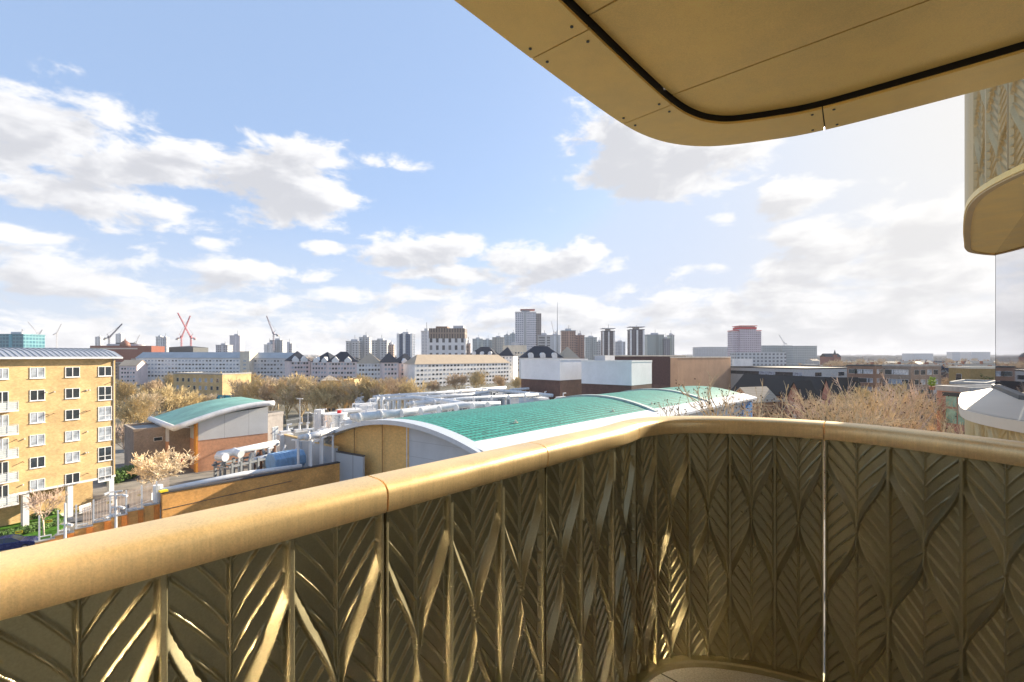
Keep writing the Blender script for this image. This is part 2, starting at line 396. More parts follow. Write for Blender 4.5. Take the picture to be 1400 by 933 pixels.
# ================================================================== trees
def tree_mesh(seed, H, spread, levels, r0, twig, trunk_h=.25, dens=3, bend=.25, up=.35, tr=.022, pods=0, trunk_only=False):
    """bare tree: trunk mesh and crown mesh (limbs, twigs) grown by repeated forking"""
    r = random.Random(seed); T = MB(); K = MB()
    def rv(): return Vector((r.uniform(-1, 1), r.uniform(-1, 1), r.uniform(-1, 1)))
    top = Vector((r.uniform(-.3, .3), r.uniform(-.3, .3), H*trunk_h))
    T.tube([(0, 0, -.2), (0, 0, H*trunk_h*.1), top*.5+rv()*.08, top], [r0*1.35, r0*1.05, r0*.9, r0*.75], 8)
    tips = []
    def grow(p, d, ln, rad, lv):
        n = 3 if lv < levels-1 else 2
        pts = [p]; q = p.copy(); dd = d.copy()
        for k in range(n):
            dd = (dd + rv()*bend + Vector((0, 0, up*.25))).normalized(); q = q+dd*(ln/n); pts.append(q.copy())
        r1 = max(rad*.55, twig)
        K.tube(pts, [max(rad+(r1-rad)*k/n, twig) for k in range(n+1)], 5 if lv < 2 else 3, cap=False)
        if lv >= levels: tips.append(q); return
        nb = dens + (1 if r.random() < .5 else 0)
        for k in range(nb):
            t = r.uniform(.35, 1) if k else 1.0
            i = min(int(t*n), n-1); s = pts[i].lerp(pts[i+1], t*n-i)
            nd = (dd + rv()*spread + Vector((0, 0, up*.3))).normalized()
            grow(s, nd, ln*r.uniform(.55, .8), rad*(.62 if k else .75), lv+1)
    nl = 5
    for k in range(nl):
        a = 2*PI*k/nl+r.uniform(-.4, .4); sp = r.uniform(.35, .95)
        d = Vector((math.cos(a)*sp, math.sin(a)*sp, 1)).normalized()
        grow(top*(1-.18*r.random()), d, H*.30*r.uniform(.85, 1.15), r0*.5, 1)
    return T, K, tips
M_bark = {k: mat('bark_'+k, c, .95, var=.3, vscale=2) for k, c in dict(olive=(.58, .46, .25), brown=(.50, .38, .25), pale=(.80, .66, .48), pink=(.54, .41, .32), warm=(.58, .46, .30), grey=(.30, .24, .19), rosy=(.62, .48, .36), sand=(.64, .50, .31)).items()}
M_pod = mat('seed_ball', (.05, .025, .012), .95, var=.3)
M_leafg = mat('hedge_leaf', (.08, .16, .025), .7, var=.5, vscale=3); M_leafd = mat('dark_leaf', (.03, .06, .015), .75, var=.4, vscale=3)
TV = {}
def tree_variant(key, **kw):
    if key not in TV:
        m = kw.pop('m'); pods = kw.get('pods', 0); mt = kw.pop('mt', None) or m
        T, K, tips = tree_mesh(**kw)
        pod = None
        if pods:
            b = MB(); r = random.Random(5)
            for t in tips:
                if r.random() < pods:
                    c = t+Vector((r.uniform(-.1, .1), r.uniform(-.1, .1), -r.uniform(.02, .15))); s = r.uniform(.055, .09); i = len(b.v)
                    b.v += [tuple(c+Vector(o)*s) for o in ((1,0,0),(-1,0,0),(0,1,0),(0,-1,0),(0,0,1),(0,0,-1))]
                    b.f += [tuple(i+k for k in q) for q in ((0,2,4),(2,1,4),(1,3,4),(3,0,4),(2,0,5),(1,2,5),(3,1,5),(0,3,5))]; b.m += [0]*8
            pod = b.mesh('seed_ball', M_pod)
        TV[key] = (T.mesh('trunk', mt, True), K.mesh('crown', m, False), pod)
    return TV[key]
def plant_tree(key, label, x, y, s=1., rot=0., group=None, name='bare_tree', sz=None):
    t = thing(name, label, 'tree', (x, y, 0), rot, group); t.scale = (s, s, sz or s)
    a, b, c = TV[key]; inst('trunk', a, t); k = inst('crown', b, t)
    if c: struct(inst('seed_ball', c, t), 'stuff')
    return t
# bushes: leaf faces scattered through a lumpy volume
def leaf_cloud(seed, lobes, n, size, m, name, parent=None):
    r = random.Random(seed); b = MB()
    for k in range(n):
        lx, ly, lz, rx, ry, rz = r.choice(lobes)
        d = Vector((r.gauss(0, 1), r.gauss(0, 1), r.gauss(0, 1))).normalized()*(r.uniform(.55, 1.0))
        c = Vector((lx+d.x*rx, ly+d.y*ry, max(.03, lz+d.z*rz)))
        u = Vector((r.gauss(0, 1), r.gauss(0, 1), r.gauss(0, 1))).normalized(); v = u.orthogonal().normalized(); s = size*r.uniform(.6, 1.3)
        b.quad(c-u*s, c+v*s*.5, c+u*s, c-v*s*.5)
    return b.build(name, m, parent)

# ================================================================== OUR BALCONY
def metal(name, col, rough, met, var=.12, bump=.12, brush=True):
    if name in MATS: return MATS[name]
    m = bpy.data.materials.new(name); m.use_nodes = True; N = NT(m.node_tree); N.n.clear()
    b = N.node('ShaderNodeBsdfPrincipled'); o = N.node('ShaderNodeOutputMaterial'); N.l.new(b.outputs[0], o.inputs[0])
    t = N.node('ShaderNodeTexCoord'); v = t.outputs['Object']
    n = N.noise(v, 2.2, 8, .68); n2 = N.noise(v, 260, 3, .6)
    mp = N.node('ShaderNodeMapping'); N.l.new(v, mp.inputs[0]); mp.inputs['Scale'].default_value = (130, 130, 3.5)
    n3 = N.noise(mp.outputs[0], 1, 4, .7)
    k = N.math('ADD', N.smooth(n, .28, .72, 1-var, 1+var), N.math('MULTIPLY', N.math('SUBTRACT', n2, .5), .45))
    if brush: k = N.math('ADD', k, N.math('MULTIPLY', N.math('SUBTRACT', n3, .5), .35))
    s = N.vmath('SCALE', col); N.put(s.node.inputs['Scale'], k)
    N.put(b.inputs['Base Color'], s); b.inputs['Metallic'].default_value = met
    N.put(b.inputs['Roughness'], N.smooth(n, .3, .7, rough-.06, rough+.07))
    bn = N.node('ShaderNodeBump'); bn.inputs['Strength'].default_value = bump; bn.inputs['Distance'].default_value = .002
    N.put(bn.inputs['Height'], N.math('ADD', n2, n3)); N.l.new(bn.outputs[0], b.inputs['Normal'])
    MATS[name] = m; return m
M_rail = metal('brushed_gold_rail', (.86, .64, .33), .38, .5, .14, .15)
M_leafp = metal('cast_bronze_panel', (.38, .345, .215), .33, .74, .12, .12, False)
M_soff = metal('gold_soffit_panel', (.95, .69, .25), .4, .3, .09, .08, False)
M_gask = mat('black_gasket', (.012, .011, .01), .8)
M_clad = metal('pale_gold_cladding', (.60, .45, .23), .42, .6, .1, .1, False)
M_capm = mat('grey_beige_cap', (.78, .66, .52), .6, .0, .06, vscale=.8)

# plan line of the railing (outer crown), metres from the camera's foot
U = Vector((.68, .733)); U.normalize(); Q0 = Vector((-.364, 1.2))
ctrl = [Q0+U*t+Vector((.733, -.68))*k for t, k in ((-1.12, .042), (-.8, .039), (-.4, .034), (0, .027), (.3, .02), (.6, .012), (.9, .004), (1.15, 0))] + [Vector(p) for p in ((.566, 2.25), (.714, 2.357), (.895, 2.39), (1.071, 2.365), (1.24, 2.31), (1.427, 2.2), (1.5625, 2.06), (1.682, 1.85), (1.765, 1.664), (1.83, 1.45), (1.88, 1.1), (1.9, .7), (1.9, .2), (1.9, -.6), (1.9, -1.6), (1.9, -2.3))]
def catmull(P_, step=.005):
    out = []
    for i in range(1, len(P_)-2):
        a, b, c, d = P_[i-1:i+3]; n = max(2, int((c-b).length/step))
        for k in range(n):
            t = k/n; out.append(.5*((2*b)+(c-a)*t+(2*a-5*b+4*c-d)*t*t+(3*b-a-3*c+d)*t**3))
    out.append(P_[-2]); return out
class Path:
    def __init__(s, pts, step=.02):
        pl = catmull([pts[0]+(pts[0]-pts[1])]+list(pts)+[pts[-1]+(pts[-1]-pts[-2])], step)
        p = np.array([(q.x, q.y) for q in pl]); seg = np.linalg.norm(np.diff(p, axis=0), axis=1); keep = np.r_[True, seg > 1e-6]; p = p[keep]
        for _ in range(6): p[1:-1] = (p[:-2]+2*p[1:-1]+p[2:])/4
        s.p = p; s.s = np.r_[0, np.cumsum(np.linalg.norm(np.diff(p, axis=0), axis=1))]
    def at(s, t, off=0.):
        """point(s) at arc length t, off metres to the left of travel (outwards)"""
        t = np.asarray(t, float)
        x = np.interp(t, s.s, s.p[:, 0]); y = np.interp(t, s.s, s.p[:, 1]); e = .01
        dx = np.interp(t+e, s.s, s.p[:, 0])-np.interp(t-e, s.s, s.p[:, 0]); dy = np.interp(t+e, s.s, s.p[:, 1])-np.interp(t-e, s.s, s.p[:, 1])
        l = np.hypot(dx, dy)+1e-9
        return x-dy/l*off, y+dx/l*off
    def near(s, px):
        """arc length where the line of sight of a photo column meets the path first"""
        r = s.p[:, 0]-(px-700)/F*s.p[:, 1]; k = np.where((r[:-1] < 0) & (r[1:] >= 0))[0][0]
        return s.s[k]+(s.s[k+1]-s.s[k])*(-r[k])/(r[k+1]-r[k])
PT = Path(ctrl)
sj = [PT.near(512), PT.near(731), PT.near(857), PT.near(1128)]
w_l = (sj[2]-sj[0])/6                                   # one leaf module on the straight side
joints = [sj[0]-w_l*3, sj[0], sj[1], sj[2], sj[3], sj[3]+3*.243, sj[3]+6*.243, sj[3]+9*.243, sj[3]+12*.243]
mods = [3, 3, 3, 5, 3, 3, 3, 3]
j0 = joints[0]-w_l*3
if j0 < .02: j0 = .02
joints = [j0]+joints; mods = [max(1, round((joints[1]-j0)/w_l))]+mods
ZR = EYE-.3                                             # crown of the handrail
prof = [(-.052, -.074), (-.057, -.066), (-.058, -.030), (-.055, -.018), (-.047, -.009), (-.034, -.003), (-.015, .0), (.028, .001), (.045, -.004), (.055, -.014), (.059, -.032), (.056, -.095), (.046, -.095), (.046, -.072)]
railing = thing('balcony_railing', 'golden brushed metal balcony railing with raised leaf pattern panels under a rounded handrail', 'railing', (0, 0, EYE-1.5))
def sweep(path, prof, s0, s1, z, step=.02, base=0.):
    n = max(2, int((s1-s0)/step)); t = np.linspace(s0, s1, n+1); b = MB()
    k = len(prof)
    for tt in t:
        for (o, h) in prof:
            x, y = path.at(tt, o+base); b.v.append((float(x), float(y), z+h))
    for i in range(n):
        for j in range(k):
            a = i*k+j; c = i*k+(j+1) % k; b.f.append((a, a+k, c+k, c)); b.m.append(0)
    b.f.append(tuple(range(k))); b.f.append(tuple(n*k+j for j in range(k))[::-1]); b.m += [0, 0]
    return b
# object origins sit on the floor at the camera's foot, so parts use local z
ZL = EYE-1.5
for i in range(len(joints)-1):
    if i == 1: continue                                  # the first two lengths of rail are one piece
    a = joints[0] if i == 0 else joints[i]; b_ = joints[2] if i == 0 else joints[i+1]
for (a, b_) in [(joints[0], joints[2])]+[(joints[i], joints[i+1]) for i in range(2, len(joints)-1)]:
    o = sweep(PT, prof, a+.0025, b_-.0025, ZR-ZL).build('handrail', M_rail, railing, smooth=True)
    o.modifiers.new('e', 'EDGE_SPLIT').split_angle = R(50)

# leaf relief: height above the sheet at module coordinate x (0..w) and height z below eye
def leaf_relief(x, z, w):
    hw = w/2; zp = -.425; hp = .345
    xr = np.minimum(np.mod(x, w), w-np.mod(x, w)); q = (zp-z)/hp
    c = .5-.5*np.cos(PI*q); xc = hw*c; slope = hw*.5*PI/hp*np.abs(np.sin(PI*q)); cs = 1/np.sqrt(1+slope**2)
    d = (xr-xc)*cs
    down = np.mod(q, 2.) < 1
    sgn = np.where(down, 1., -1.)                       # +: interior of the leaf above lies at d>0
    b = .0032+.0085*np.abs(np.sin(PI*q))**1.3
    t = (b-sgn*d)/(2*b)                                 # 0 at the leaf interior, 1 at the outer lip
    rib = np.where((t > 0) & (t <= 1), .001+.022*np.clip(t, 0, 1), 0)
    rib = np.where(t <= 0, 0, rib)
    rib = np.where((t > 1), np.clip(.023*(1-(t-1)*2*b/.002), 0, .023), rib)
    # veins
    mid_leaf = xr > xc
    a = np.where(mid_leaf, hw-xr, xr); an = np.clip(a/hw, 0, 1)
    dist_r = np.abs(d)-b
    sp = .059; ze = z-.145*an**.85+np.where(mid_leaf, .02, 0)
    fr = np.abs(np.mod(ze/sp, 1.)-.5)*sp*.72
    vein = .0105*np.clip(1-fr/.0038, 0, 1)**.75*np.clip((dist_r-.002)/.006, 0, 1)*np.clip(a/.006, 0, 1)
    mr = .010*np.clip(1-np.abs(xr-hw)/.0045, 0, 1)**.6
    vr = np.where(xr < .0062, .024, np.clip(.024*(1-(xr-.0062)/.0022), 0, .024))
    return np.maximum.reduce([rib, vein, mr, vr])
ztop, zbot = -.372, -1.472
def relief_sheet(path, s0, s1, n, base, ztop, zbot, fn, step, side=-1, thick=.012):
    """sheet along a path with relief towards side (-1 = balcony inside); closed by a plain back"""
    w = (s1-s0)/n; nx = max(8, int(round((s1-s0)/step[0]))); nz = max(8, int(round((ztop-zbot)/step[1])))
    S, Z = np.meshgrid(np.linspace(s0, s1, nx+1), np.linspace(zbot, ztop, nz+1)); h = fn(S-s0, Z, w)
    x, y = path.at(S.ravel(), 0.); e = .01; xa, ya = path.at(S.ravel(), 1.)
    off = base+side*h.ravel(); X = x+(xa-x)*off; Y = y+(ya-y)*off
    V = np.column_stack([X, Y, Z.ravel()+1.5]); i = np.arange(nx*nz); r, c = i//nx, i % nx; q = r*(nx+1)+c
    Fq = np.column_stack([q, q+nx+1, q+nx+2, q+1]); n0 = len(V)
    # back
    bs = np.linspace(s0, s1, 25); bx, by = path.at(bs, base-side*thick)
    V2 = np.vstack([np.column_stack([bx, by, np.full(25, zbot+1.5)]), np.column_stack([bx, by, np.full(25, ztop+1.5)])])
    F2 = [(n0+k, n0+k+1, n0+26+k, n0+25+k) for k in range(24)]
    # end caps
    for col, k in ((0, 0), (nx, 24)):
        F2.append((col, n0+k, n0+25+k, nz*(nx+1)+col))
    V = np.vstack([V, V2]); me = bpy.data.meshes.new('leaf_panel')
    me.from_pydata(V.tolist(), [], Fq.tolist()+F2); me.polygons.foreach_set('use_smooth', [True]*len(Fq)+[False]*len(F2)); me.update(); return me
for i in range(len(joints)-1):
    fine = i <= 2
    near_ = i in (0, 1, 2, 3, 4, 5)
    me = relief_sheet(PT, joints[i]+.004, joints[i+1]-.004, mods[i], -.022, ztop, zbot, leaf_relief, (.0021 if near_ else .004, .0032 if near_ else .006)); me.materials.append(M_leafp)
    inst('leaf_panel', me, railing)
# kick channel along the floor, inside edge
kp = [(-.066, 0), (-.066, .022), (-.060, .03), (-.03, .034), (.03, .034), (.03, 0)]
for i in range(len(joints)-1):
    sweep(PT, kp, joints[i]+.002, joints[i+1]-.002, .002).build('base_channel', M_leafp, railing)
# posts behind the joints
for s_ in joints[1:]:
    if abs(s_-sj[3]) < .01: continue
    x, y = PT.at(s_, .008); MB().box(-.014, -.014, .06, .014, .014, 1.12).build('post', M_leafp, railing, loc=(float(x), float(y), 0))

# floor
fl = [(float(x), float(y)) for x, y in (PT.at(s, .02) for s in np.linspace(joints[0], joints[-1], 90))]
def floor_mat():
    m = bpy.data.materials.new('balcony_paving'); m.use_nodes = True; N = NT(m.node_tree); N.n.clear()
    b = N.node('ShaderNodeBsdfPrincipled'); o = N.node('ShaderNodeOutputMaterial'); N.l.new(b.outputs[0], o.inputs[0])
    t = N.node('ShaderNodeTexCoord'); mp = N.node('ShaderNodeMapping'); N.l.new(t.outputs['Object'], mp.inputs[0]); mp.inputs['Rotation'].default_value = (0, 0, R(47)); mp.inputs['Location'].default_value = (.12, .33, 0)
    k = N.node('ShaderNodeTexBrick'); N.l.new(mp.outputs[0], k.inputs[0]); k.offset = 0; k.inputs['Scale'].default_value = 1
    k.inputs['Brick Width'].default_value = .6; k.inputs['Row Height'].default_value = .6; k.inputs['Mortar Size'].default_value = .004
    k.inputs['Color1'].default_value = (.66, .65, .62, 1); k.inputs['Color2'].default_value = (.70, .69, .66, 1); k.inputs['Mortar'].default_value = (.03, .03, .025, 1)
    n = N.noise(t.outputs['Object'], 120, 4, .7); s = N.vmath('SCALE', k.outputs[0]); N.put(s.node.inputs['Scale'], N.smooth(n, .3, .7, .72, 1.12))
    N.put(b.inputs['Base Color'], s); b.inputs['Roughness'].default_value = .8
    bn = N.node('ShaderNodeBump'); bn.inputs['Strength'].default_value = .3; bn.inputs['Distance'].default_value = .003; N.l.new(n, bn.inputs['Height']); N.l.new(bn.outputs[0], b.inputs['Normal'])
    return m
b = MB(); b.prism(fl, -.25, 0); struct(b.build('balcony_floor', floor_mat(), loc=(0, 0, ZL)))

# ------------------------------------------------------------------ soffit of the balcony above
ZS = 1.15
so = [Vector(p)*(ZS/1.25) for p in ((-1.75, -.10), (-1.2, .55), (-.72, 1.1), (-.205, 1.694), (.08, 2.027), (.36, 2.345), (.60, 2.603), (.78, 2.755), (.97, 2.85), (1.198, 2.878), (1.48, 2.797), (1.731, 2.67), (2.157, 2.311), (2.42, 2.06), (2.75, 1.65), (2.95, 1.1), (3.0, .4), (3.0, -.6), (3.0, -2.5))]
PS = Path(so)
above = thing('balcony_above', 'gold metal soffit of the balcony overhead with a rounded corner and recessed panels', 'balcony', (0, 0, EYE+ZS))
RIM = .255
sjt = [PS.near(727), PS.near(852), PS.near(1128)]
edges = [.02, sjt[0]-(sjt[1]-sjt[0])*2.1, sjt[0], sjt[1], sjt[2], sjt[2]+1.45, float(PS.s[-1])-.3]
for i in range(len(edges)-1):
    s0, s1 = edges[i]+.003, edges[i+1]-.003
    o = sweep(PS, [(0, 0), (0, .30), (-.01, .30), (-.012, .012), (-RIM, .012), (-RIM, 0)], s0, s1, 0).build('edge_panel', M_soff, above)
    for (q, off) in ((s0+.05, -.035), (s0+.05, -RIM+.035), (s1-.05, -.035), (s1-.05, -RIM+.035)):
        x, y = PS.at(q, off); sb = MB(); sb.tube([(0, 0, -.003), (0, 0, .002)], .006, 10); sb.build('screw', M_dark, o, loc=(float(x), float(y), 0))
sweep(PS, [(-.004, .014), (-.004, .028), (-RIM+.004, .028), (-RIM+.004, .014)], .02, float(PS.s[-1])-.3, 0).build('backing_strip', M_gask, above)
sweep(PS, [(-RIM+.001, .013), (-RIM+.001, .075), (-RIM-.004, .075), (-RIM-.004, .013)], .02, float(PS.s[-1])-.3, 0).build('recess_lip', M_gask, above)
# recessed ceiling panels, cut by seams across; built as strips between seam lines
ss = np.linspace(.02, float(PS.s[-1])-.3, 160); inner = np.array([[float(v) for v in PS.at(s, -RIM-.012)] for s in ss])
def clip(poly, n, d, keep):
    out = []
    for i in range(len(poly)):
        p, q = np.array(poly[i]), np.array(poly[(i+1) % len(poly)]); a, b_ = (p@n-d)*keep, (q@n-d)*keep
        if a >= 0: out.append(p)
        if (a < 0) != (b_ < 0): out.append(p+(q-p)*a/(a-b_))
    return out
full = [tuple(p) for p in inner]
zc = ZS+.036
def cpt(px, py): Y = zc*F/(HX-py); return np.array([(px-700)/F*Y, Y])
seams = [(cpt(785, 32), cpt(840, 0)), (cpt(903, 136), cpt(1255, 6))]
d_ = (seams[1][1]-seams[1][0]); d_ /= np.linalg.norm(d_); nn = np.array([-d_[1], d_[0]])
ofs = sorted([float(seams[0][0]@nn), float(seams[1][0]@nn)]); gap = ofs[1]-ofs[0]
cuts = [ofs[0]-3*gap, ofs[0]-2*gap, ofs[0]-gap, ofs[0], ofs[1], ofs[1]+gap, ofs[1]+3*gap]
for i in range(len(cuts)-1):
    p = clip(full, nn, cuts[i]+.004, 1)
    if len(p) > 2: p = clip(p, nn, cuts[i+1]-.004, -1)
    if len(p) > 2:
        b = MB(); b.prism([tuple(q) for q in p][::-1], .036, .046); b.build('ceiling_panel', M_soff, above)
b = MB(); b.prism([tuple(p) for p in full][::-1], .08, .3); b.build('slab', M_gask, above)

# ------------------------------------------------------------------ glazed facade behind the camera (the room side)
fn = Vector((math.sin(R(SUN_AZ-7)), math.cos(R(SUN_AZ-7)))); fd = -.42
def facade_pt(t, up=0): v = fn*fd+Vector((fn.y, -fn.x))*t; return v
fa = math.atan2(-fn.x, fn.y)
fac = thing('glazed_facade', 'dark framed full height sliding glass doors behind the balcony', 'glass door', (facade_pt(-1.4).x, facade_pt(-1.4).y, ZL), fa)
M_solar = mat('coated_solar_glass', (.92, .82, .68), .2, 1.0, .02)
for k in range(5):
    x0 = k*1.1
    MB().box(x0+.04, -.05, .08, x0+1.06, -.03, 2.5).build('glass_pane', M_solar, fac)
    MB().box(x0-.04, -.10, .0, x0+.04, .0, 2.6).build('mullion', M_dark, fac)
MB().box(-.04, -.10, 2.5, 5.5, -.01, 2.64).build('head_rail', M_dark, fac)
MB().box(-.04, -.10, 0.003, 5.5, -.01, .08).build('sill', M_dark, fac)

# ------------------------------------------------------------------ neighbouring bay on the same tower
NB = [Vector(p) for p in ((6.2, 5.5), (5.75, 5.48), (5.38, 5.43), (5.06, 5.3), (4.84, 5.12), (4.62, 4.89), (4.18, 4.43), (3.67, 3.87), (3.43, 3.57), (3.28, 3.30), (3.19, 3.0), (3.13, 2.6), (3.12, 2.0), (3.12, 1.2))]
PN = Path(NB)
flutefn = lambda x, z, w: np.maximum(.02*np.abs(np.sin(PI*x/.055))**.5, 0)
def neigh_leaf(x, z, w): return leaf_relief(x, z, w)
s_l = float(PN.s[np.argmin(np.hypot(PN.p[:, 0]-3.45, PN.p[:, 1]-3.5))])
s_t = float(PN.s[np.argmin(np.hypot(PN.p[:, 0]-4.98, PN.p[:, 1]-5.25))])
end_ = float(PN.s[-1])
def volume(name, label, ztop, zbot, soffit):
    t = thing(name, label, 'balcony', (0, 0, EYE-1.5))
    # path runs from far to near, outside is to its right seen from above: relief towards off<0
    me = relief_sheet(PN, .02, s_l, 1, 0, ztop, zbot, lambda x, z, w: flutefn(x, z, w), (.006, .2), side=-1); me.materials.append(M_clad); inst('fluted_panel', me, t)
    n = max(1, round((end_-s_l)/.245)); s0 = s_l
    for k in range(0, n, 2):
        s1 = min(end_, s0+(end_-s_l)/n*2)
        me = relief_sheet(PN, s0+.004, s1-.004, 2, 0, ztop, zbot, lambda x, z, w: 1.0*leaf_relief(x, z, w), (.003, .0045), side=-1); me.materials.append(M_clad); inst('leaf_panel', me, t); s0 = s1
    return t
ring = [(float(x), float(y)) for x, y in (PN.at(s, -.03) for s in np.linspace(.02, end_, 60))]
back = [(8.5, 1.2), (8.5, 5.5)]
up_ = volume('upper_bay', 'pale gold leaf clad balcony of the bay beside us, with curved grey gold underside', ZS+3.2, ZS+.05, True)
b = MB(); b.prism((ring+back)[::-1], 0, .04); o = b.build('underside', M_soff, up_, loc=(0, 0, ZS+1.5))
o = sweep(PN, [(-.022, -.012), (-.022, .03), (.02, .03), (.02, -.012)], .02, end_, ZS+1.5).build('edge_trim', M_clad, up_)
lo_ = volume('lower_bay', 'pale leaf clad parapet with broad beige cap under the glazing beside us', -.47, -1.9, False)
cap = MB(); rr = [(float(x), float(y)) for x, y in (PN.at(s, -.06) for s in np.linspace(.02, end_, 60))]
n = len(rr)
cap.prism((rr+back), 1.5-.47, 1.5-.40); cap.build('cap', M_capm, lo_)
# slope of the cap rising to the glass line
gl = [Vector((5.40, 5.38)), Vector((4.12, 3.87)), Vector((3.75, 3.1)), Vector((3.75, 1.3))]
cs = MB(); g3 = [Vector((p.x, p.y, 1.5-.345)) for p in gl]
def glass_at(q):
    if q <= s_t: return g3[0]
    if q <= s_l: return g3[0].lerp(g3[1], (q-s_t)/(s_l-s_t))
    return g3[1].lerp(g3[2], min(1, (q-s_l)/.8)) if q < s_l+.8 else g3[2].lerp(g3[3], (q-s_l-.8)/(end_-s_l-.8))
sq = np.linspace(.05, end_, 46)
for q0, q1 in zip(sq[:-1], sq[1:]):
    (xa, ya), (xb, yb) = PN.at(q0, -.03), PN.at(q1, -.03)
    cs.quad(Vector((float(xa), float(ya), 1.5-.398)), Vector((float(xb), float(yb), 1.5-.398)), glass_at(q1), glass_at(q0)+Vector((0, 0, .0005)))
cs.v = [tuple(v) for v in cs.v]; cs.build('cap_slope', M_capm, lo_)
wall_ = thing('bay_window', 'tall clear corner glazing between the two leaf clad balconies', 'window', (0, 0, EYE-1.5))
M_cg = bpy.data.materials.new('tinted_clear_glass'); M_cg.use_nodes = True; N = NT(M_cg.node_tree); N.n.clear()
gb = N.node('ShaderNodeBsdfGlossy'); gb.inputs['Roughness'].default_value = .02; tb = N.node('ShaderNodeBsdfTransparent'); tb.inputs[0].default_value = (.50, .52, .54, 1); gb.inputs[0].default_value = (.82, .82, .84, 1)
fz = N.node('ShaderNodeFresnel'); fz.inputs[0].default_value = 1.8; ms = N.node('ShaderNodeMixShader'); N.put(ms.inputs[0], N.math('ADD', fz.outputs[0], .38, clamp=True)); N.l.new(tb.outputs[0], ms.inputs[1]); N.l.new(gb.outputs[0], ms.inputs[2])
oo = N.node('ShaderNodeOutputMaterial'); N.l.new(ms.outputs[0], oo.inputs[0])
for a, b_ in zip(gl[:-1], gl[1:]):
    L, an = frame_of(a, b_); p = MB(); p.box(0.01, -.008, 0, L-.01, .008, ZS+.345)
    o = p.build('glass_pane', M_cg, wall_, loc=(a.x, a.y, 1.5-.345)); o.rotation_euler[2] = an
    if a == gl[0]: p = MB(); p.box(-.007, -.007, 0, .007, .007, ZS+.345); o = p.build('mullion', M_dark, wall_, loc=(a.x, a.y, 1.5-.345))
    p = MB(); p.box(0, -.04, -.02, L, .035, .03); o = p.build('sill', M_dark, wall_, loc=(a.x, a.y, 1.5-.345)); o.rotation_euler[2] = an
# tower wall further round
tw = MB(); tw.box(6.2, -3, -19, 10, 5.4, 12); tag(tw.build('tower_core', M_clad, loc=(0, 0, EYE)), 'pale gold wall of our own tower behind the corner glazing', 'building')

# ================================================================== YELLOW BRICK FLATS (left)
A, B = XY(-75, 52.0), XY(157.5, 66.0)
L, an = frame_of(A, B); Hb, Ht = EYE-16.2, EYE-.35
fl_ = thing('apartment_block', 'yellow brick six storey apartment block with white windows and curved grey metal roof', 'apartment block', (A[0], A[1], 0), an)
D = 13
MB().box(0, 0, Hb, L, D, Ht).build('wall', M_ybrick, fl_)
MB().box(0, -.03, Hb-.28, L+.03, D, Hb-.003).build('slab_edge', M_white, fl_)
MB().box(0, 4.5, 0, L-.6, D, Hb-.285).build('undercroft_wall', M_ybrick, fl_)
rp = [(-.75, Ht-.02), (-.75, Ht+.28), (-.3, Ht+.42), (1.2, Ht+.95), (3.5, Ht+1.3), (6.5, Ht+1.4), (9.5, Ht+1.2), (13.4, Ht+.4), (13.4, Ht-.02)]
b = MB(); n = len(rp)
b.v += [(-.5, p[0], p[1]) for p in rp]+[(L+.5, p[0], p[1]) for p in rp]
for k in range(n): b.f.append((k, (k+1) % n, (k+1) % n+n, k+n)); b.m.append(0)
b.f += [tuple(range(n))[::-1], tuple(range(n, 2*n))]; b.m += [0, 0]
rf = b.build('roof', M_zinc, fl_)
sb = MB(); x = 0.
while x < L: sb.tube([(x, p[0], p[1]+.03) for p in rp[1:6]], .045, 4); x += .55
sb.build('standing_seam', M_grey, rf)
MB().box(-.5, -.9, Ht+.0, L+.5, -.752, Ht+.2).build('gutter', M_white2, fl_)
gapx = (L-.9)
def col_x(px):
    # distance along the facade that the photo column px meets
    k = (px-700)/F; ax, ay = A; dxx, dyy = (B[0]-A[0])/L, (B[1]-A[1])/L
    return (k*ay-ax)/(dxx-k*dyy)
rows_z = [Ht-1.0-1.35-2.72*r for r in range(6)]
for ci, (pxl, pxr) in enumerate(((-6, 11.5), (40.5, 61.5), (89, 109), (134, 152.5))):
    x0, x1 = col_x(pxl), col_x(pxr)
    for r, z in enumerate(rows_z):
        w = x1-x0; big = ci == 3 and r > 0; h = 1.85 if big else 1.3
        if ci == 0 and r > 0: z -= .75; h = 2.05
        elif big: z -= .5
        fm, pm, pc = window_mesh(round(w, 2), h, 2 if big else 0, True)
        o = inst('window', fm, fl_, (x0, -.012, z)); inst('pane', [pm, pc, pc][rnd.randint(0, 2)], o)
        if ci == 0 and r > 0:
            bz = z-.12; b = MB(); b.box(-2.6, -1.25, bz-.16, x1+.5, -.02, bz); bo = b.build('balcony', M_white, fl_)
            rl = MB()
            for zz in (.35, .6, .85, 1.05): rl.tube([(-2.6, -1.22, bz+zz), (x1+.45, -1.22, bz+zz), (x1+.45, -.02, bz+zz)], .022, 4)
            for xx in np.arange(x1+.45, -2.6, -.9): rl.tube([(xx, -1.22, bz), (xx, -1.22, bz+1.05)], .03, 4)
            rl.build('rail', M_white2, bo)
            p = MB(); p.box(-2.5, -1.2, bz+.1, x1+.4, -1.19, bz+.95); p.build('screen_panel', mat('frosted_panel', (.55, .6, .6), .3), bo)
vent_me = MB().tube([(0, 0, 0), (0, -.22, -.03)], .07, 6).mesh('vent', M_white)
vent_md = MB().tube([(0, 0, 0), (0, -.38, -.03)], .045, 6).mesh('vent', mat('rust_pipe', (.25, .10, .05), .8))
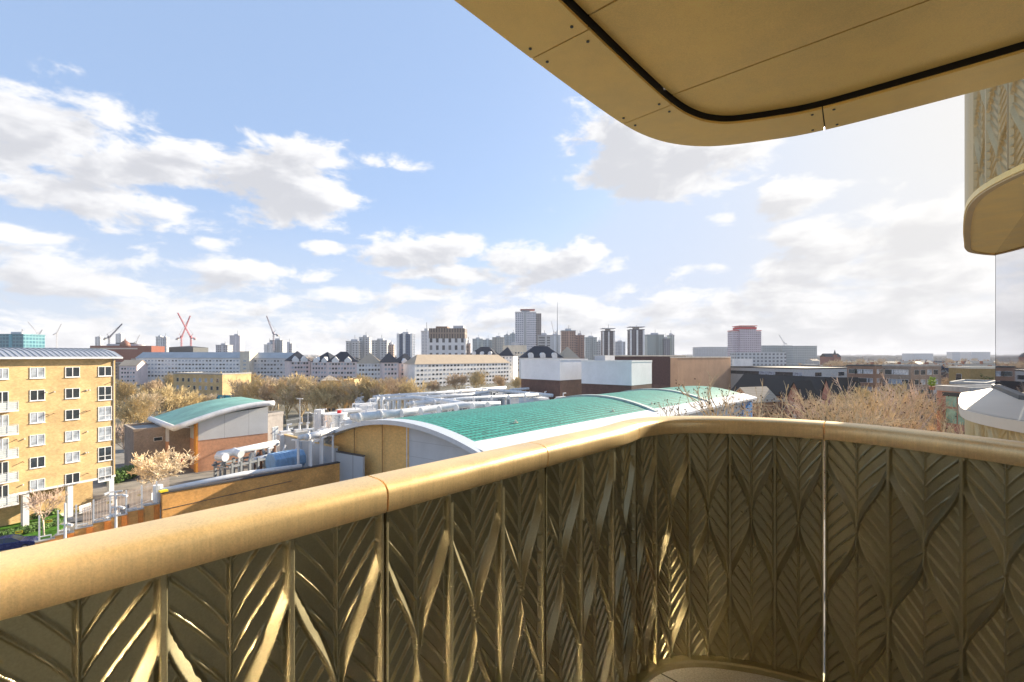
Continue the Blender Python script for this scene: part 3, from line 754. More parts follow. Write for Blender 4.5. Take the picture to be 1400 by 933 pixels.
for (px, r, k) in ((63, 1, 0), (74, 1, 0), (64, 2, 1), (73, 2, 1), (22, 3, 1), (33, 3, 0), (31, 4, 1), (31, 5, 0), (118, 1, 0), (122, 1, 0), (117, 2, 1), (122, 2, 1), (119, 3, 0), (117, 4, 0), (120, 4, 0), (119, 5, 1), (153, 0.65, 1), (15, 1.5, 0), (15, 2.5, 0), (14, 3.5, 0), (14, 4.5, 0)):
    inst('vent', [vent_me, vent_md][k], fl_, (col_x(px), -.0, rows_z[0]+.1-(r-.45)*2.72-.9+.55))
for px in (-40, 36.5, 97, 153.5):
    x = col_x(px); MB().box(x-.28, .15, 0, x+.28, .75, Hb-.285).build('pillar', M_white, fl_)
MB().tube([(L-.25, -.06, Ht), (L-.25, -.06, Hb)], .055, 6).build('downpipe', M_grey, fl_)

# ================================================================== PARKING YARD, HEDGES, CARS, BOUNDARY WALL
def uv(p, a, b): return (p[0]+ux*a+vx*b, p[1]+uy*a+vy*b)
def pg(px, py, z=0): q = G(px, py, z); return (q.x, q.y)
bed = [pg(-30, 735), pg(2, 716), pg(80, 702), pg(95, 716), pg(60, 742), pg(0, 750)]
b = MB(); b.prism(bed, 0, .1); struct(b.build('grass', mat('lawn', (.06, .16, .02), .95, var=.4, vscale=3)), 'stuff')
def hedge(label, p0, p1, w, h, seed, m=None, n=2600, size=.13):
    L, a = frame_of(p0, p1); t = thing('hedge', label, 'hedge', (p0[0], p0[1], 0), a, None)
    k = max(3, int(L/1.1)); r = random.Random(seed)
    lobes = [(L*(i+.5)/k, r.uniform(-.1, .1), h*.5, L/k*.75, w*.5, h*r.uniform(.48, .56)) for i in range(k)]
    leaf_cloud(seed, lobes, n, size, m or M_leafg, 'foliage', t); return t
hedge('long low clipped bright green hedge beside the tenants parking spaces', pg(-12, 722), pg(78, 704), 1.1, 1.0, 3)
hedge('loose low green shrub bed with a small tree growing out of it', pg(4, 736), pg(80, 716), 3.2, .75, 4, n=3500)
hedge('dark green bush at the foot of the yellow brick flats', pg(150, 664), pg(182, 652), 3.6, 2.2, 5, n=3500, size=.17)
hedge('dark evergreen bush against the low grey brick building', pg(181, 618), pg(197, 612), 2.6, 3.6, 6, M_leafd, 2200, .2)

def car(label, p, rot, paint, hatch=False):
    t = thing('parked_car', label, 'car', (p[0], p[1], .02), rot)
    mp = metal('car_paint_'+'_'.join(str(int(c*99)) for c in paint), paint, .25, .3, .03, 0, False)
    hw = .88; lo = [(-2.15, .35), (-2.2, .6), (-2.1, .88), (-1.45, .98), (1.0, 1.0), (1.9, .86), (2.15, .66), (2.18, .38)]
    b = MB(); sec = [(y, s) for y, s in ((-hw, .93), (-hw*.96, 1.0), (hw*.96, 1.0), (hw, .93))]
    pts = [(2.12, .3), (-2.12, .3)]+lo
    n = len(pts)
    for y, s in sec: b.v += [(x*(.985 if s < 1 else 1), y, .3+(z-.3)*s) for x, z in pts]
    for k in range(3):
        for j in range(n): b.f.append((k*n+j, k*n+(j+1) % n, (k+1)*n+(j+1) % n, (k+1)*n+j)); b.m.append(0)
    b.f += [tuple(range(n))[::-1], tuple(range(3*n, 4*n))]; b.m += [0, 0]
    bo = b.build('body', mp, t)
    rear = -1.95 if hatch else -1.35
    ca = [(rear, .96), (rear+.5, 1.42), (.15, 1.46), (.95, .99)]; b = MB(); n = 4
    for y, k in ((-.78, 0), (-.62, 1), (.62, 1), (.78, 0)):
        pass
    b.v = [(rear, -.8, .96), (.98, -.8, .96), (.98, .8, .96), (rear, .8, .96), (rear+.5, -.6, 1.44), (.15, -.6, 1.46), (.15, .6, 1.46), (rear+.5, .6, 1.44)]
    b.f = [(0,1,5,4), (1,2,6,5), (2,3,7,6), (3,0,4,7)]; b.m = [0]*4; b.build('glazing', M_win, t)
    b = MB(); b.quad((rear+.46, -.63, 1.45), (.2, -.63, 1.47), (.2, .63, 1.47), (rear+.46, .63, 1.45)); b.build('roof', mp, t)
    pil = MB()
    for y in (-1, 1):
        for (p0, p1) in (((rear, .96), (rear+.5, 1.45)), ((-.3, .96), (-.3, 1.46)), ((.98, .96), (.15, 1.47))):
            pil.tube([(p0[0], y*.805, p0[1]), (p1[0], y*.61, p1[1])], .035, 4)
    pil.build('pillars', mp, t).name = 'window_post'
    for x in (-1.3, 1.32):
        for y in (-.84, .84):
            w = MB(); w.tube([(x, y-.1, .31), (x, y+.1, .31)], .315, 16); o = w.build('wheel', mat('tyre', (.02, .02, .02), .9), t)
            w = MB(); w.tube([(x, y-.108, .31), (x, y+.108, .31)], .19, 10); w.build('rim', mat('alloy', (.5, .5, .52), .3, .8), o)
    for y in (-.65, .65):
        h = MB(); h.box(2.05, y-.17, .6, 2.19, y+.17, .74); h.build('headlight', mat('lamp_lens', (.7, .7, .7), .15), t)
        h = MB(); h.box(-2.21, y-.17, .66, -2.1, y+.17, .82); h.build('tail_light', mat('tail_lens', (.4, .02, .02), .2), t)
    return t
car('dark blue saloon car parked between the shrub bed and the boundary wall', pg(14, 752), R(33), (.02, .035, .14))
car('small black car partly under the pink twigged tree', pg(52, 704), R(40), (.03, .035, .04), True)
car('maroon car half hidden in the shade of the undercroft', pg(-8, 694), R(120), (.22, .03, .05), True)
# white framed notice barrier by the hedge
t = thing('notice_board', 'low white framed board with a dark panel standing behind the hedge', 'notice board', (*pg(6, 714), 0), R(35))
MB().box(0, 0, .5, 2.4, .06, 1.35).build('board', M_white2, t); MB().box(.3, -.012, .72, 2.1, -.002, 1.1).build('panel', M_dark, t)
for x in (-.12, 2.4): MB().box(x, -.02, 0, x+.12, .08, 1.6).build('post', M_dark, t)

# brick boundary wall of the works yard, stepping down to the left, with white posts
W0, W1 = G(48, 741, 2.4), G(219, 687.5, 4.0)
bw = thing('boundary_wall', 'stepped orange brick boundary wall with pale coping below the railing', 'wall', (W0.x, W0.y, 0), frame_of(W0.xy, W1.xy)[1])
Lw = frame_of(W0.xy, W1.xy)[0]; ns = 7
for k in range(ns):
    x0, x1 = Lw*k/ns, Lw*(k+1)/ns-.02; h = 2.3+1.6*(k/(ns-1)); MB().box(x0, 0, 0, x1, .35, h).build('wall_bay', M_obrick, bw); MB().box(x0, -.06, h+.003, x1, .41, h+.1).build('coping', M_conc, bw)
    MB().box(x1-.55, -.14, 0, x1-.1, -.01, h-.12).build('pier', mat('orange_strip', (.62, .20, .03), .8), bw)
M_tag = mat('yellow_tag', (.85, .62, .02), .6, var=.05)
for k, px in enumerate((17, 39, 80, 97, 121, 141, 181, 203)):
    f = k/7; x = Lw*(.03+.94*f); h = 2.3+1.6*f
    t = thing('fence_post', 'white steel post with a bent arm standing on the boundary wall', 'post', tuple(Vector((W0.x, W0.y, 0))+Vector((math.cos(bw.rotation_euler[2])*x, math.sin(bw.rotation_euler[2])*x, h))), bw.rotation_euler[2], 'white posts along the boundary wall')
    MB().box(-.07, .1, -.3, .07, .24, 2.6).build('post', M_white2, t); MB().box(.0701, .12, .4, .9, .2, .5).build('arm', M_white2, t); MB().box(.82, .12, -1.1, .9, .2, .398).build('drop', M_white2, t)
for k, (px, py) in enumerate(((26, 728), (67, 713), (106, 699), (150, 687), (191, 677))):
    q = G(px, py, 2.6); t = thing('warning_tag', 'small yellow warning tag hung on the yard fence', 'sign', tuple(q), R(40), 'yellow tags on the yard fence')
    MB().box(-.28, -.01, -.14, .28, .01, .14).build('plate', M_tag, t); MB().box(-.2, -.016, -.03, .2, -.0115, .05).build('mark', M_dark, t)
# mesh fence behind the posts
F0, F1 = G(100, 716, 3.0), G(222, 672, 3.0)
L, a = frame_of(F0.xy, F1.xy); t = thing('palisade_fence', 'grey palisade fence above the boundary wall of the works yard', 'fence', (F0.x, F0.y+1.2, 0), a)
b = MB(); x = 0.
while x < L: b.box(x, 0, .1, x+.05, .03, 4.6); x += .19
b.build('pale', mat('weathered_steel', (.34, .28, .25), .7), t)
for z in (.7, 2.4, 4.2): MB().box(0, .032, z, L, .07, z+.07).build('rail', M_grey, t)
for (px, py) in ((116, 695), (213, 677)):
    q = G(px, py, 3.6); t = thing('sign', ['white blank sign board hung on the palisade fence near the lamp posts', 'white blank sign board hung on the palisade fence beside the orange brick wall'][px > 200], 'sign', tuple(q), a)
    MB().box(-.7, -.03, -.45, .7, 0, .45).build('board', M_white2, t); MB().box(-.62, -.036, -.37, .62, -.031, .37).build('face', M_white, t)
# camera mast and lamp column
def mast(label, px, py_base, py_top, z_base, arms):
    q = G(px, py_base, z_base); zt = zat(py_top, q.y); t = thing('camera_mast', label, 'mast', (q.x, q.y, z_base), R(30))
    MB().tube([(0, 0, 0), (0, 0, zt-z_base)], [.13, .09], 8).build('pole', M_white2, t)
    for (z, l, r_) in arms:
        o = MB().box(-l, -.05, zt-z_base-z, l, .05, zt-z_base-z+.12).build('bracket', M_white2, t)
        c_ = MB(); c_.tube([(r_*l, 0, zt-z_base-z), (r_*(l+.35), -.2, zt-z_base-z-.1)], .14, 8); c_.build('camera', M_white, o)
    return t
mast('tall white mast carrying cameras and brackets beside the boundary wall', 158.5, 738, 673, 2.0, ((0, .55, -1), (.4, .6, 1), (1.6, .35, 1), (2.4, .4, -1)))
mast('plain white lamp column beside the boundary wall', 89, 755, 688, 1.0, ((2.2, .25, 1),))

# ================================================================== ORANGE BRICK YARD WALL with coping, pipe
S0, S1 = G(222, 674, 5.2), G(501, 626, 4.3)
L, a = frame_of(S0.xy, S1.xy)
yw = thing('yard_wall', 'long orange brick yard wall with black coping and diagonal shadow', 'wall', (S0.x, S0.y, 0), a)
wb = MB(); wb.box(0, 0, 0, L, .45, 5.1); wb.v[5] = (L, 0, 4.2); wb.v[6] = (L, .45, 4.2); wb.build('wall', M_obrick, yw); wb = MB(); wb.box(-.08, -.1, 5.103, L+.1, .55, 5.28); wb.v = [(x, y, z-(.9 if x > 1 else 0)) for x, y, z in wb.v]; wb.build('coping', mat('black_coping', (.05, .045, .045), .8, bump=.2), yw)
MB().box(0, -.05, 3.2, L*.55, -.003, 3.26).build('ledge', M_dark, yw)
MB().box(L-.45, .46, 0, L, 10, 4.1).build('return_wall', M_obrick, yw)
MB().tube([(.1, .9, 5.2), (L*.33, 1.1, 5.3), (L*.62, 1.0, 4.8)], .34, 10).build('pipe', M_white2, yw, smooth=True)
MB().tube([(-.0, 1.3, 3.2), (.0, 1.3, 5.9)], .5, 14).build('pipe_end', M_white2, yw, smooth=False)
MB().box(-.3, -.3, 5.3, .5, .3, 5.5).build('tag', M_tag, yw)

# concrete pen with timber-coloured coping
K0, K1, K2 = G(381, 591, 6.9), G(459, 613.5, 6.5), G(496, 625, 5.9)
def wallseg(root, p, q, z0, z1, th, m, name):
    b = MB(); p = Vector(p[:2]); q = Vector(q[:2]); d = (q-p).normalized(); n = Vector((-d.y, d.x))*th
    b.prism([tuple(p), tuple(q), tuple(q+n), tuple(p+n)], z0, z1); return b.build(name, m, root)
M_conc_p = ribbed('board_marked_concrete', (.40, .43, .46), 1.2, 3, .4, .8, dark=.75, frac=.06)
pen = thing('concrete_pen', 'blue grey concrete yard enclosure with a yellow brick coping', 'wall')
Kr = Vector(S1[:2])+Vector((ux, uy))*6
wallseg(pen, K0, K1, 0, 6.55, .35, M_conc_p, 'wall'); wallseg(pen, K0-Vector((.1, .1, 0)), K1, 6.553, 6.75, .6, M_ybrick, 'coping')
wallseg(pen, K1+Vector((.02, 0, 0)), K2, 0, 5.9, .35, M_conc_p, 'wall'); wallseg(pen, K1+Vector((.02, 0, 0)), K2, 5.903, 6.1, .5, M_dark, 'coping')

# blue oil tank lying on its side
q = Vector(XY(391, 75)); t = thing('oil_tank', 'pale blue ribbed steel tank lying inside the works yard', 'tank', (q.x, q.y, 0), R(-35))
M_blue = mat('blue_tank_paint', (.20, .36, .56), .45, var=.1, stain=.3)
def rr(w, h, r=.6): return [(w/2-.5, -h/2), (w/2, -h/2+.6), (w/2, h/2-.7), (w/2-.7, h/2), (-w/2+.7, h/2), (-w/2, h/2-.7), (-w/2, -h/2+.6), (-w/2+.5, -h/2)]
b = MB(); pr = [(p[0], p[1]+4.9) for p in rr(3.0, 2.5)]; b.extrude([(x, z) for x, z in pr], -2.5, 2.5); b.build('tank', M_blue, t, bevel=.15)
for y in np.linspace(-2.2, 2.2, 7): MB().extrude([(p[0]*1.04, (p[1])*1.04+4.9) for p in rr(3.0, 2.5)], y-.08, y+.08).build('rib', M_blue, t, bevel=.03)
for y in (-2, 2): MB().box(-1.3, y-.2, 0, 1.3, y+.2, 3.6).build('cradle', M_grey, t)
# substation pipework on a steel frame
q0, q1 = G(300, 622, 6.2), G(379, 606, 6.2)
L, a = frame_of(q0.xy, q1.xy); t = thing('pipe_rack', 'white insulated pipes on a grey steel frame in front of the small green roofed hall', 'pipework', (q0.x, q0.y, -2.1), a)
MB().tube([(-.2, 0, 8.3), (L, 0, 8.3)], .55, 10).build('pipe', M_white2, t, smooth=True)
MB().tube([(0, -1.3, 8.0), (0, .3, 8.0)], .62, 12).build('pipe_end', M_white2, t, smooth=False); MB().tube([(2.6, -1.3, 8.0), (2.6, .3, 8.3)], .62, 12).build('pipe_end', M_white2, t)
MB().tube([(4, -2.2, 6.9), (L, -2.0, 6.9)], .38, 8).build('pipe', M_white2, t, smooth=True)
r = random.Random(3)
for k in range(14):
    x = r.uniform(0, L); y = r.uniform(-2.5, .5); MB().tube([(x, y, r.uniform(.1, 1)), (x, y, r.uniform(5.5, 8.2)), (x+r.uniform(-1, 1), y, 8.2)], r.uniform(.1, .28), 6).build('down_pipe', [M_white2, M_grey, mat('rust_brown', (.20, .09, .05), .8)][k % 3], t)
for k in range(8):
    x = L*k/7
    for y in (-2.6, .9): MB().box(x-.16, y-.16, 0, x+.16, y+.16, 7.2).build('post', M_grey, t)
    MB().box(x-.12, -2.4, 6.3, x+.12, .7, 6.5).build('beam', M_grey, t)
for y in (-2.6, .9): MB().box(-.5, y-.12, 6.6, L, y+.12, 6.9).build('beam', M_grey, t)

# ================================================================== SMALL GREEN-ROOFED HALL
M_green = ribbed('green_roof_pale', (.20, .42, .34), 1.1, 0, .3, .6, dark=.9, frac=.06)
M_panelw = ribbed('white_cladding', (.60, .61, .62), 4.2, 3, .2, .6, dark=.6, frac=.015)
A2 = Vector(G(270.5, 602.8, 5.7)[:2]); B2 = A2+Vector((ux, uy))*12.0
L, a = frame_of(A2, B2); h0, h1 = 9.3, 10.9
sh = thing('small_hall', 'small hall with pale green curved roof and white edge tube', 'building', (A2.x, A2.y, 0), a); D = 17
MB().box(0, 0, 0, L, D, 5.7).build('brick_base', mat('salmon_brick', (.62, .33, .20), .85, var=.1, vscale=2), sh)
MB().quad((0, -.06, 5.703), (L, -.06, 5.703), (L, -.06, h1), (L*.5, -.06, (h0+h1)/2+.25), (0, -.06, h0)).build('cladding', M_panelw, sh)
b = MB(); b.quad((0, .01, 5.7), (L, .01, 5.7), (L, .01, h1), (0, .01, h0)); b.quad((0, D, 5.7), (L, D, 5.7), (L, D, h1), (0, D, h0)); b.quad((L, 0, 5.7), (L, D, 5.7), (L, D, h1), (L, 0, h1)); b.quad((0, 0, 5.7), (0, D, 5.7), (0, D, h0), (0, 0, h0)); b.build('upper_wall', M_panelw, sh)
MB().box(-.35, -.12, 0, .0, 1.2, h0-.1).build('orange_pier', mat('orange_brick_pier', (.72, .30, .04), .8), sh)
MB().box(-3.3, 5, 0, -.01, 5.4, h0-.5).build('recess_wall', M_gbrick, sh)
MB().box(-3.7, 4.9, 0, -3.3, 15, 5.4).build('side_wall', mat('salmon_brick', (.62, .33, .20), .85), sh); MB().box(-3.7, 4.9, 5.403, -3.3, 15, h0-.6).build('side_panel', M_panelw, sh)
def zr(u): return 8.7+(h1+1.0-8.7)*math.sin(min(1, (u+3.9)/(L+3.9+1))*PI*.55)
xs = np.linspace(-3.9, L+.6, 15); b = MB()
for i in range(14):
    b.quad((xs[i], -1.5, zr(xs[i])), (xs[i+1], -1.5, zr(xs[i+1])), (xs[i+1], D, zr(xs[i+1])), (xs[i], D, zr(xs[i])))
    b.quad((xs[i], -1.5, zr(xs[i])-.35), (xs[i], D, zr(xs[i])-.35), (xs[i+1], D, zr(xs[i+1])-.35), (xs[i+1], -1.5, zr(xs[i+1])-.35))
b.build('roof', M_green, sh)
MB().tube([(x, -1.6, zr(x)-.18) for x in xs], .5, 10).build('edge_tube', M_white2, sh, smooth=True)
MB().tube([(-3.9, -1.6, zr(-3.9)-.18), (-3.9, D, zr(-3.9)-.18)], .5, 10).build('edge_tube', M_white2, sh, smooth=True)
MB().tube([(-3.5, -.8, zr(-3.5)-.4), (0, 1, h0-1.2)], .09, 6).build('strut', M_white2, sh)
q = G(249, 630, 1.6); t = thing('skip_sign', 'small red sign on the dark recess wall of the small hall', 'sign', (q.x, q.y, 1.6), a); MB().box(-.5, -.03, -.35, .5, 0, .35).build('plate', mat('red_sign', (.75, .03, .05), .6), t); MB().box(-.05, .001, -1.6, .05, .06, .3).build('post', M_grey, t)
# low grey building to its left
building('low_building', 'low grey brick flat roofed building left of the small green roofed hall', 'building', tuple(G(183, 650, 0)[:2]), (G(183, 650, 0).x+ux*17, G(183, 650, 0).y+uy*17), 9, 7.6, M_gbrick, 1, 3, z0=5.6, w=1.3, h=.7, base=None)
building('low_building', 'grey outbuilding with a dark doorway right of the small green roofed hall', 'building', XY(365, 97), XY(387, 101), 7, 8.9, mat('grey_block', (.36, .33, .31), .9), 1, 1, z0=3.5, w=1.6, h=3.0)
# palisade and lamp columns behind
q0, q1 = XY(392, 104), XY(472, 125)
L, a = frame_of(q0, q1); t = thing('palisade_fence', 'long pale palisade fence in front of the bare trees', 'fence', (*q0, 0), a); b = MB(); x = 0.
while x < L: b.box(x, 0, 3, x+.07, .03, 7.4); x += .32
b.build('pale', M_grey, t); [MB().box(0, .032, z, L, .08, z+.09).build('rail', M_grey, t) for z in (3.6, 7.0)]
for k, px in enumerate((410, 421, 429, 436, 443)):
    Yp = 96+k*4; t = thing('lamp_column', 'slender white lamp column by the palisade fence', 'lamp post', (*XY(px, Yp), 0), 0, 'lamp columns by the palisade fence'); zt = zat([546, 565, 566, 562, 560][k], Yp); MB().tube([(0, 0, 0), (0, 0, zt)], [.12, .07], 6).build('pole', M_white2, t); MB().box(-.6, -.1, zt, .6, .1, zt+.16).build('lamp', M_white, t)
# round tank
q = Vector(XY(458, 112)); t = thing('round_tank', 'round white storage tank with a red lamp on its rim behind the arched hall', 'tank', (q.x, q.y, 0)); zt = zat(566, 112)
MB().tube([(0, 0, 0), (0, 0, zt)], 2.7, 28).build('shell', metal('bright_tank', (.75, .75, .75), .3, .6, .05, 0, False), t, smooth=False)
MB().tube([(0, 0, zt+.003), (0, 0, zt+.15)], 2.8, 28).build('rim', M_white2, t); MB().box(.6, -.3, zt+.15, 1.4, .3, zt+.8).build('lamp', mat('red_lamp', (.8, .02, .02), .5), t)
MB().box(-4.5, -1, 0, -2.8, 1, zt+1).build('stair_tower', M_white2, t)

# ================================================================== BIG ARCHED GREEN-ROOFED HALL
HE = EYE-12.0
Rn = Vector((-3.9, 61.0)); Ln = Vector((-31.0, 80.0)); Fr = Vector((71.5, 144.0)); Fl = Vector((45.5, 163.0)); HL = EYE-13.4
# frame: x along the eave
L, a = frame_of(Rn, Fr)
gh = thing('arched_hall', 'long arched hall with bright green ribbed roof and white eaves', 'hall', (Rn.x, Rn.y, 0), a)
inv = Matrix.Rotation(-a, 2)
def loc(p): v = inv @ (p-Rn); return v
l_n, l_f, f_f = loc(Ln), loc(Fl), loc(Fr)
def arch(s, t, extra=0.):
    """s across: 0 right eave .. 1 left eave; t along 0..1"""
    p = loc(Rn).lerp(l_n, s); q = f_f.lerp(l_f, s); v = p.lerp(q, t)
    z = HE+(HL-HE)*s + 3.3*(1-(2*s-1)**2)*(1+.12*math.sin(PI*t)) + extra
    return Vector((v.x, v.y, z))
M_greenr = ribbed('green_ribbed_roof', (.008, .18, .135), .8, 0, 1.0, .55, dark=.3, frac=.3, col2=(.04, .34, .27), pitch2=.8)
nt, ns_ = 48, 16; b = MB()
S_ = np.linspace(.07, 1, ns_+1); T_ = np.linspace(.012, .985, nt+1)
for i in range(nt):
    for j in range(ns_): b.quad(arch(S_[j], T_[i]), arch(S_[j], T_[i+1]), arch(S_[j+1], T_[i+1]), arch(S_[j+1], T_[i]))
b.build('roof', M_greenr, gh, smooth=True)
b = MB()                                                        # broad white eaves strip
for i in range(nt):
    t0, t1 = i/nt, (i+1)/nt; e0, e1 = arch(0, t0), arch(0, t1)
    b.quad(e0+Vector((0, -1.6, -.25)), e1+Vector((0, -1.6, -.25)), arch(.07, t1, .02), arch(.07, t0, .02)); b.quad(e0+Vector((0, -1.6, -.25)), e0+Vector((0, -1.6, -.75)), e1+Vector((0, -1.6, -.75)), e1+Vector((0, -1.6, -.25)))
    b.quad(e0+Vector((0, -1.6, -.75)), e0+Vector((0, .3, -.9)), e1+Vector((0, .3, -.9)), e1+Vector((0, -1.6, -.75)))
b.build('eaves', M_white2, gh)
b = MB()                                                        # arched verge at the near gable
S2 = np.linspace(-.03, 1.06, 29)
for i in range(28):
    a0, a1 = arch(S2[i], -.008, .12), arch(S2[i+1], -.008, .12); c0, c1 = arch(S2[i], .010, .12), arch(S2[i+1], .010, .12); dz_ = Vector((0, 0, -.65))
    b.quad(a1, a0, c0, c1); b.quad(a0+dz_, a0, a1, a1+dz_); b.quad(a0+dz_, a1+dz_, c1+dz_, c0+dz_)
b.build('verge', mat('pale_blue_grey_metal', (.56, .60, .64), .45, .2, var=.04), gh)
for tt in (.458, .72):
    b = MB(); S3 = np.linspace(0.03, 1, 21)
    for i in range(20):
        a0, a1 = arch(S3[i], tt-.006, .35), arch(S3[i+1], tt-.006, .35); c0, c1 = arch(S3[i], tt+.006, .35), arch(S3[i+1], tt+.006, .35); dz_ = Vector((0, 0, -.4))
        b.quad(a0, c0, c1, a1); b.quad(a0+dz_, a0, a1, a1+dz_); b.quad(c0, c0+dz_, c1+dz_, c1)
    b.build('expansion_ridge', mat('grey_green_flashing', (.45, .52, .48), .5), gh)
def gable(s0, s1, t, m, name):
    b = MB(); n = 14; SS = np.linspace(s0, s1, n+1); tp = [arch(s, t, -.5) for s in SS]
    for i in range(n): b.quad((tp[i].x, tp[i].y, 0), tuple(tp[i]), tuple(tp[i+1]), (tp[i+1].x, tp[i+1].y, 0))
    return b.build(name, m, gh)
M_gorange = brick('orange_gable_brick', (.84, .50, .15), (.76, .43, .12), (.74, .50, .24), .45, .15, .12)
M_jnt = mat('movement_joint', (.30, .16, .06), .9)
gable(.42, 1, .006, M_gorange, 'gable_wall'); gable(.0, .42, .006, ribbed('grey_white_cladding', (.50, .52, .54), 2.2, 2, .2, .5, dark=.75, frac=.03), 'gable_cladding')
for s in (.42, .58, .78):
    p = arch(s, .003, -.5); MB().box(p.x-.05, p.y-.05, 0, p.x, p.y+.1, p.z).build('joint', M_jnt if s > .5 else M_white2, gh)
b = MB(); b.quad((0, 0, 0), (L, 0, 0), (L, 0, HE-.5), (0, 0, HE-.5)); b.quad((L, 0, 0), tuple(l_f.xy)+(0,), tuple(l_f.xy)+(HL-.3,), (L, 0, HE-.5)); b.quad(tuple(l_f.xy)+(0,), tuple(l_n.xy)+(0,), tuple(l_n.xy)+(HL-.3,), tuple(l_f.xy)+(HL-.3,)); b.build('wall', M_panelw, gh)
MB().box(L-9, -.25, 0, L-.2, -.02, HE-1.0).build('blue_panel', mat('blue_cladding', (.06, .27, .62), .6, var=.25, vscale=.8), gh)
for s, tt in ((.17, .12), (.12, .35), (.13, .50), (.95, .68), (.5, .9)):
    p = arch(s, tt); w = MB(); w.box(p.x-.5, p.y-.08, p.z+.0, p.x+.5, p.y+.08, p.z+.14); w.tube([p, p+Vector((0, 0, .45))], .16, 6); w.build('vent_cowl', mat('cream_cowl', (.7, .65, .5), .7), gh)

# ================================================================== WHITE PIPE GANTRIES
def pipe_run(label, pts, r_, z, supports=6, pair=0, frame=False):
    P_ = [G(px, py, z) for px, py in pts]; t = thing('pipe_gantry', label, 'pipework', (P_[0].x, P_[0].y, 0)); o = Vector((P_[0].x, P_[0].y, 0))
    q = [p-o for p in P_]; r_ *= .78; t_ = MB(); t_.tube(q, r_, 10); t_.build('pipe', M_white2, t, smooth=True)
    d = (q[-1]-q[0]).normalized(); n = Vector((-d.y, d.x, 0))
    for k in range(pair): MB().tube([p+n*(r_*2.4*(k+1))+Vector((0, 0, -.1)) for p in q], r_*.8, 8).build('pipe', M_white2, t, smooth=True)
    tot = (q[-1]-q[0]).length
    for k in range(supports):
        p = q[0].lerp(q[-1], (k+.15)/supports)
        for s in (-1, 1+pair*1.5):
            c = p+n*s*(r_+.2); MB().box(c.x-.14, c.y-.14, 0, c.x+.14, c.y+.14, z-r_).build('post', M_white2, t)
        MB().tube([p-n*(r_+.4)+Vector((0, 0, -r_-.15)), p+n*(r_+.4+pair*2)+Vector((0, 0, -r_-.15))], .13, 4).build('beam', M_white2, t)
        MB().tube([p-d*.12, p+d*.12], r_*1.12, 10).build('collar', M_white, t)
    return t
pipe_run('far long white pipe on posts running toward the brown roofed block', [(514, 543), (600, 537.5), (691, 530)], .75, 9.0, 8, 1)
pipe_run('white pipe crossing behind the gantry frame', [(527, 546.5), (640, 540), (668, 536)], .6, 9.0, 6)
pipe_run('thick white pipe diagonal toward the arched hall', [(556, 543), (612, 549.5), (655, 556)], .8, 9.0, 4, 1)
pipe_run('white pipe running along behind the arched green roof', [(486, 571), (560, 563), (632, 554), (684, 553)], 1.0, 9.4, 8, 1)
pipe_run('low white pipe between the gantry frame and green roof', [(560, 552), (640, 545), (735, 540)], .7, 9.0, 7, 1)
pipe_run('white pipe joining the end of the gantry', [(668, 533), (712, 537), (755, 541)], .7, 9.0, 4)
pipe_run('upper white pipe in front of the white clad sheds', [(700, 533), (757, 529)], .55, 9.2, 3, 1)
pipe_run('white pipe bundle near the concrete enclosure', [(418, 598), (462, 588)], .6, 9.0, 3, 1)
r = random.Random(9)
for k in range(6):                                              # vertical drops at the gantry's near end
    q = G(514+k*8+r.uniform(-1, 1), 547, 8.4); t = thing('gantry_riser', 'vertical white riser pipe with elbow at the near end of the gantry', 'pipework', (q.x, q.y, 0), 0, 'riser pipes at the gantry end')
    MB().tube([(0, 0, 0), (0, 0, 8.4), (.5, .6, 9)], .42, 8).build('pipe', M_white2, t, smooth=True); MB().tube([(0, 0, 5.0), (0, 0, 5.3)], .55, 8).build('flange', M_white, t)
def plantbox(px, py, z, w, d, h, k):
    q = G(px, py, z); t = thing('plant_unit', 'small pale plant unit with pipes and vents in the works yard', 'plant unit', (q.x, q.y, 0), R(45), 'plant units in the works yard')
    MB().box(-w/2, -d/2, 0, w/2, d/2, z).build('casing', [M_white2, M_conc, M_grey, M_white][k % 4], t); MB().box(-w/2+.3, -d/2+.3, z+.003, w/2-.3, d/2-.3, z+.5).build('lid', M_white, t)
    MB().tube([(w*.2, 0, z+.5), (w*.2, 0, z+1.6), (w*.5, 0, z+1.6)], .2, 6).build('vent_pipe', M_white2, t)
for k in range(54):
    row = k % 3; px = r.uniform(470, 775); py = r.uniform(545, 575)-max(0, (px-560)*.115)
    if px > 600: py = r.uniform(535, 548)
    plantbox(px, py, r.uniform(5.5, 8.2), r.uniform(2, 7), r.uniform(1.5, 4), 2, k)
for k in range(14): plantbox(r.uniform(388, 470), r.uniform(585, 602), r.uniform(5, 7), r.uniform(1, 3), r.uniform(1, 2), 2, k)
b = MB(); y0 = XY(470, 118); b.quad((-70, 95, .02), (0, 95, .02), (75, 230, .02), (-30, 230, .02)); struct(b.build('yard_floor', M_conc))

# ================================================================== MIDDLE DISTANCE BLOCKS
Bd = building
M_b = M_paint
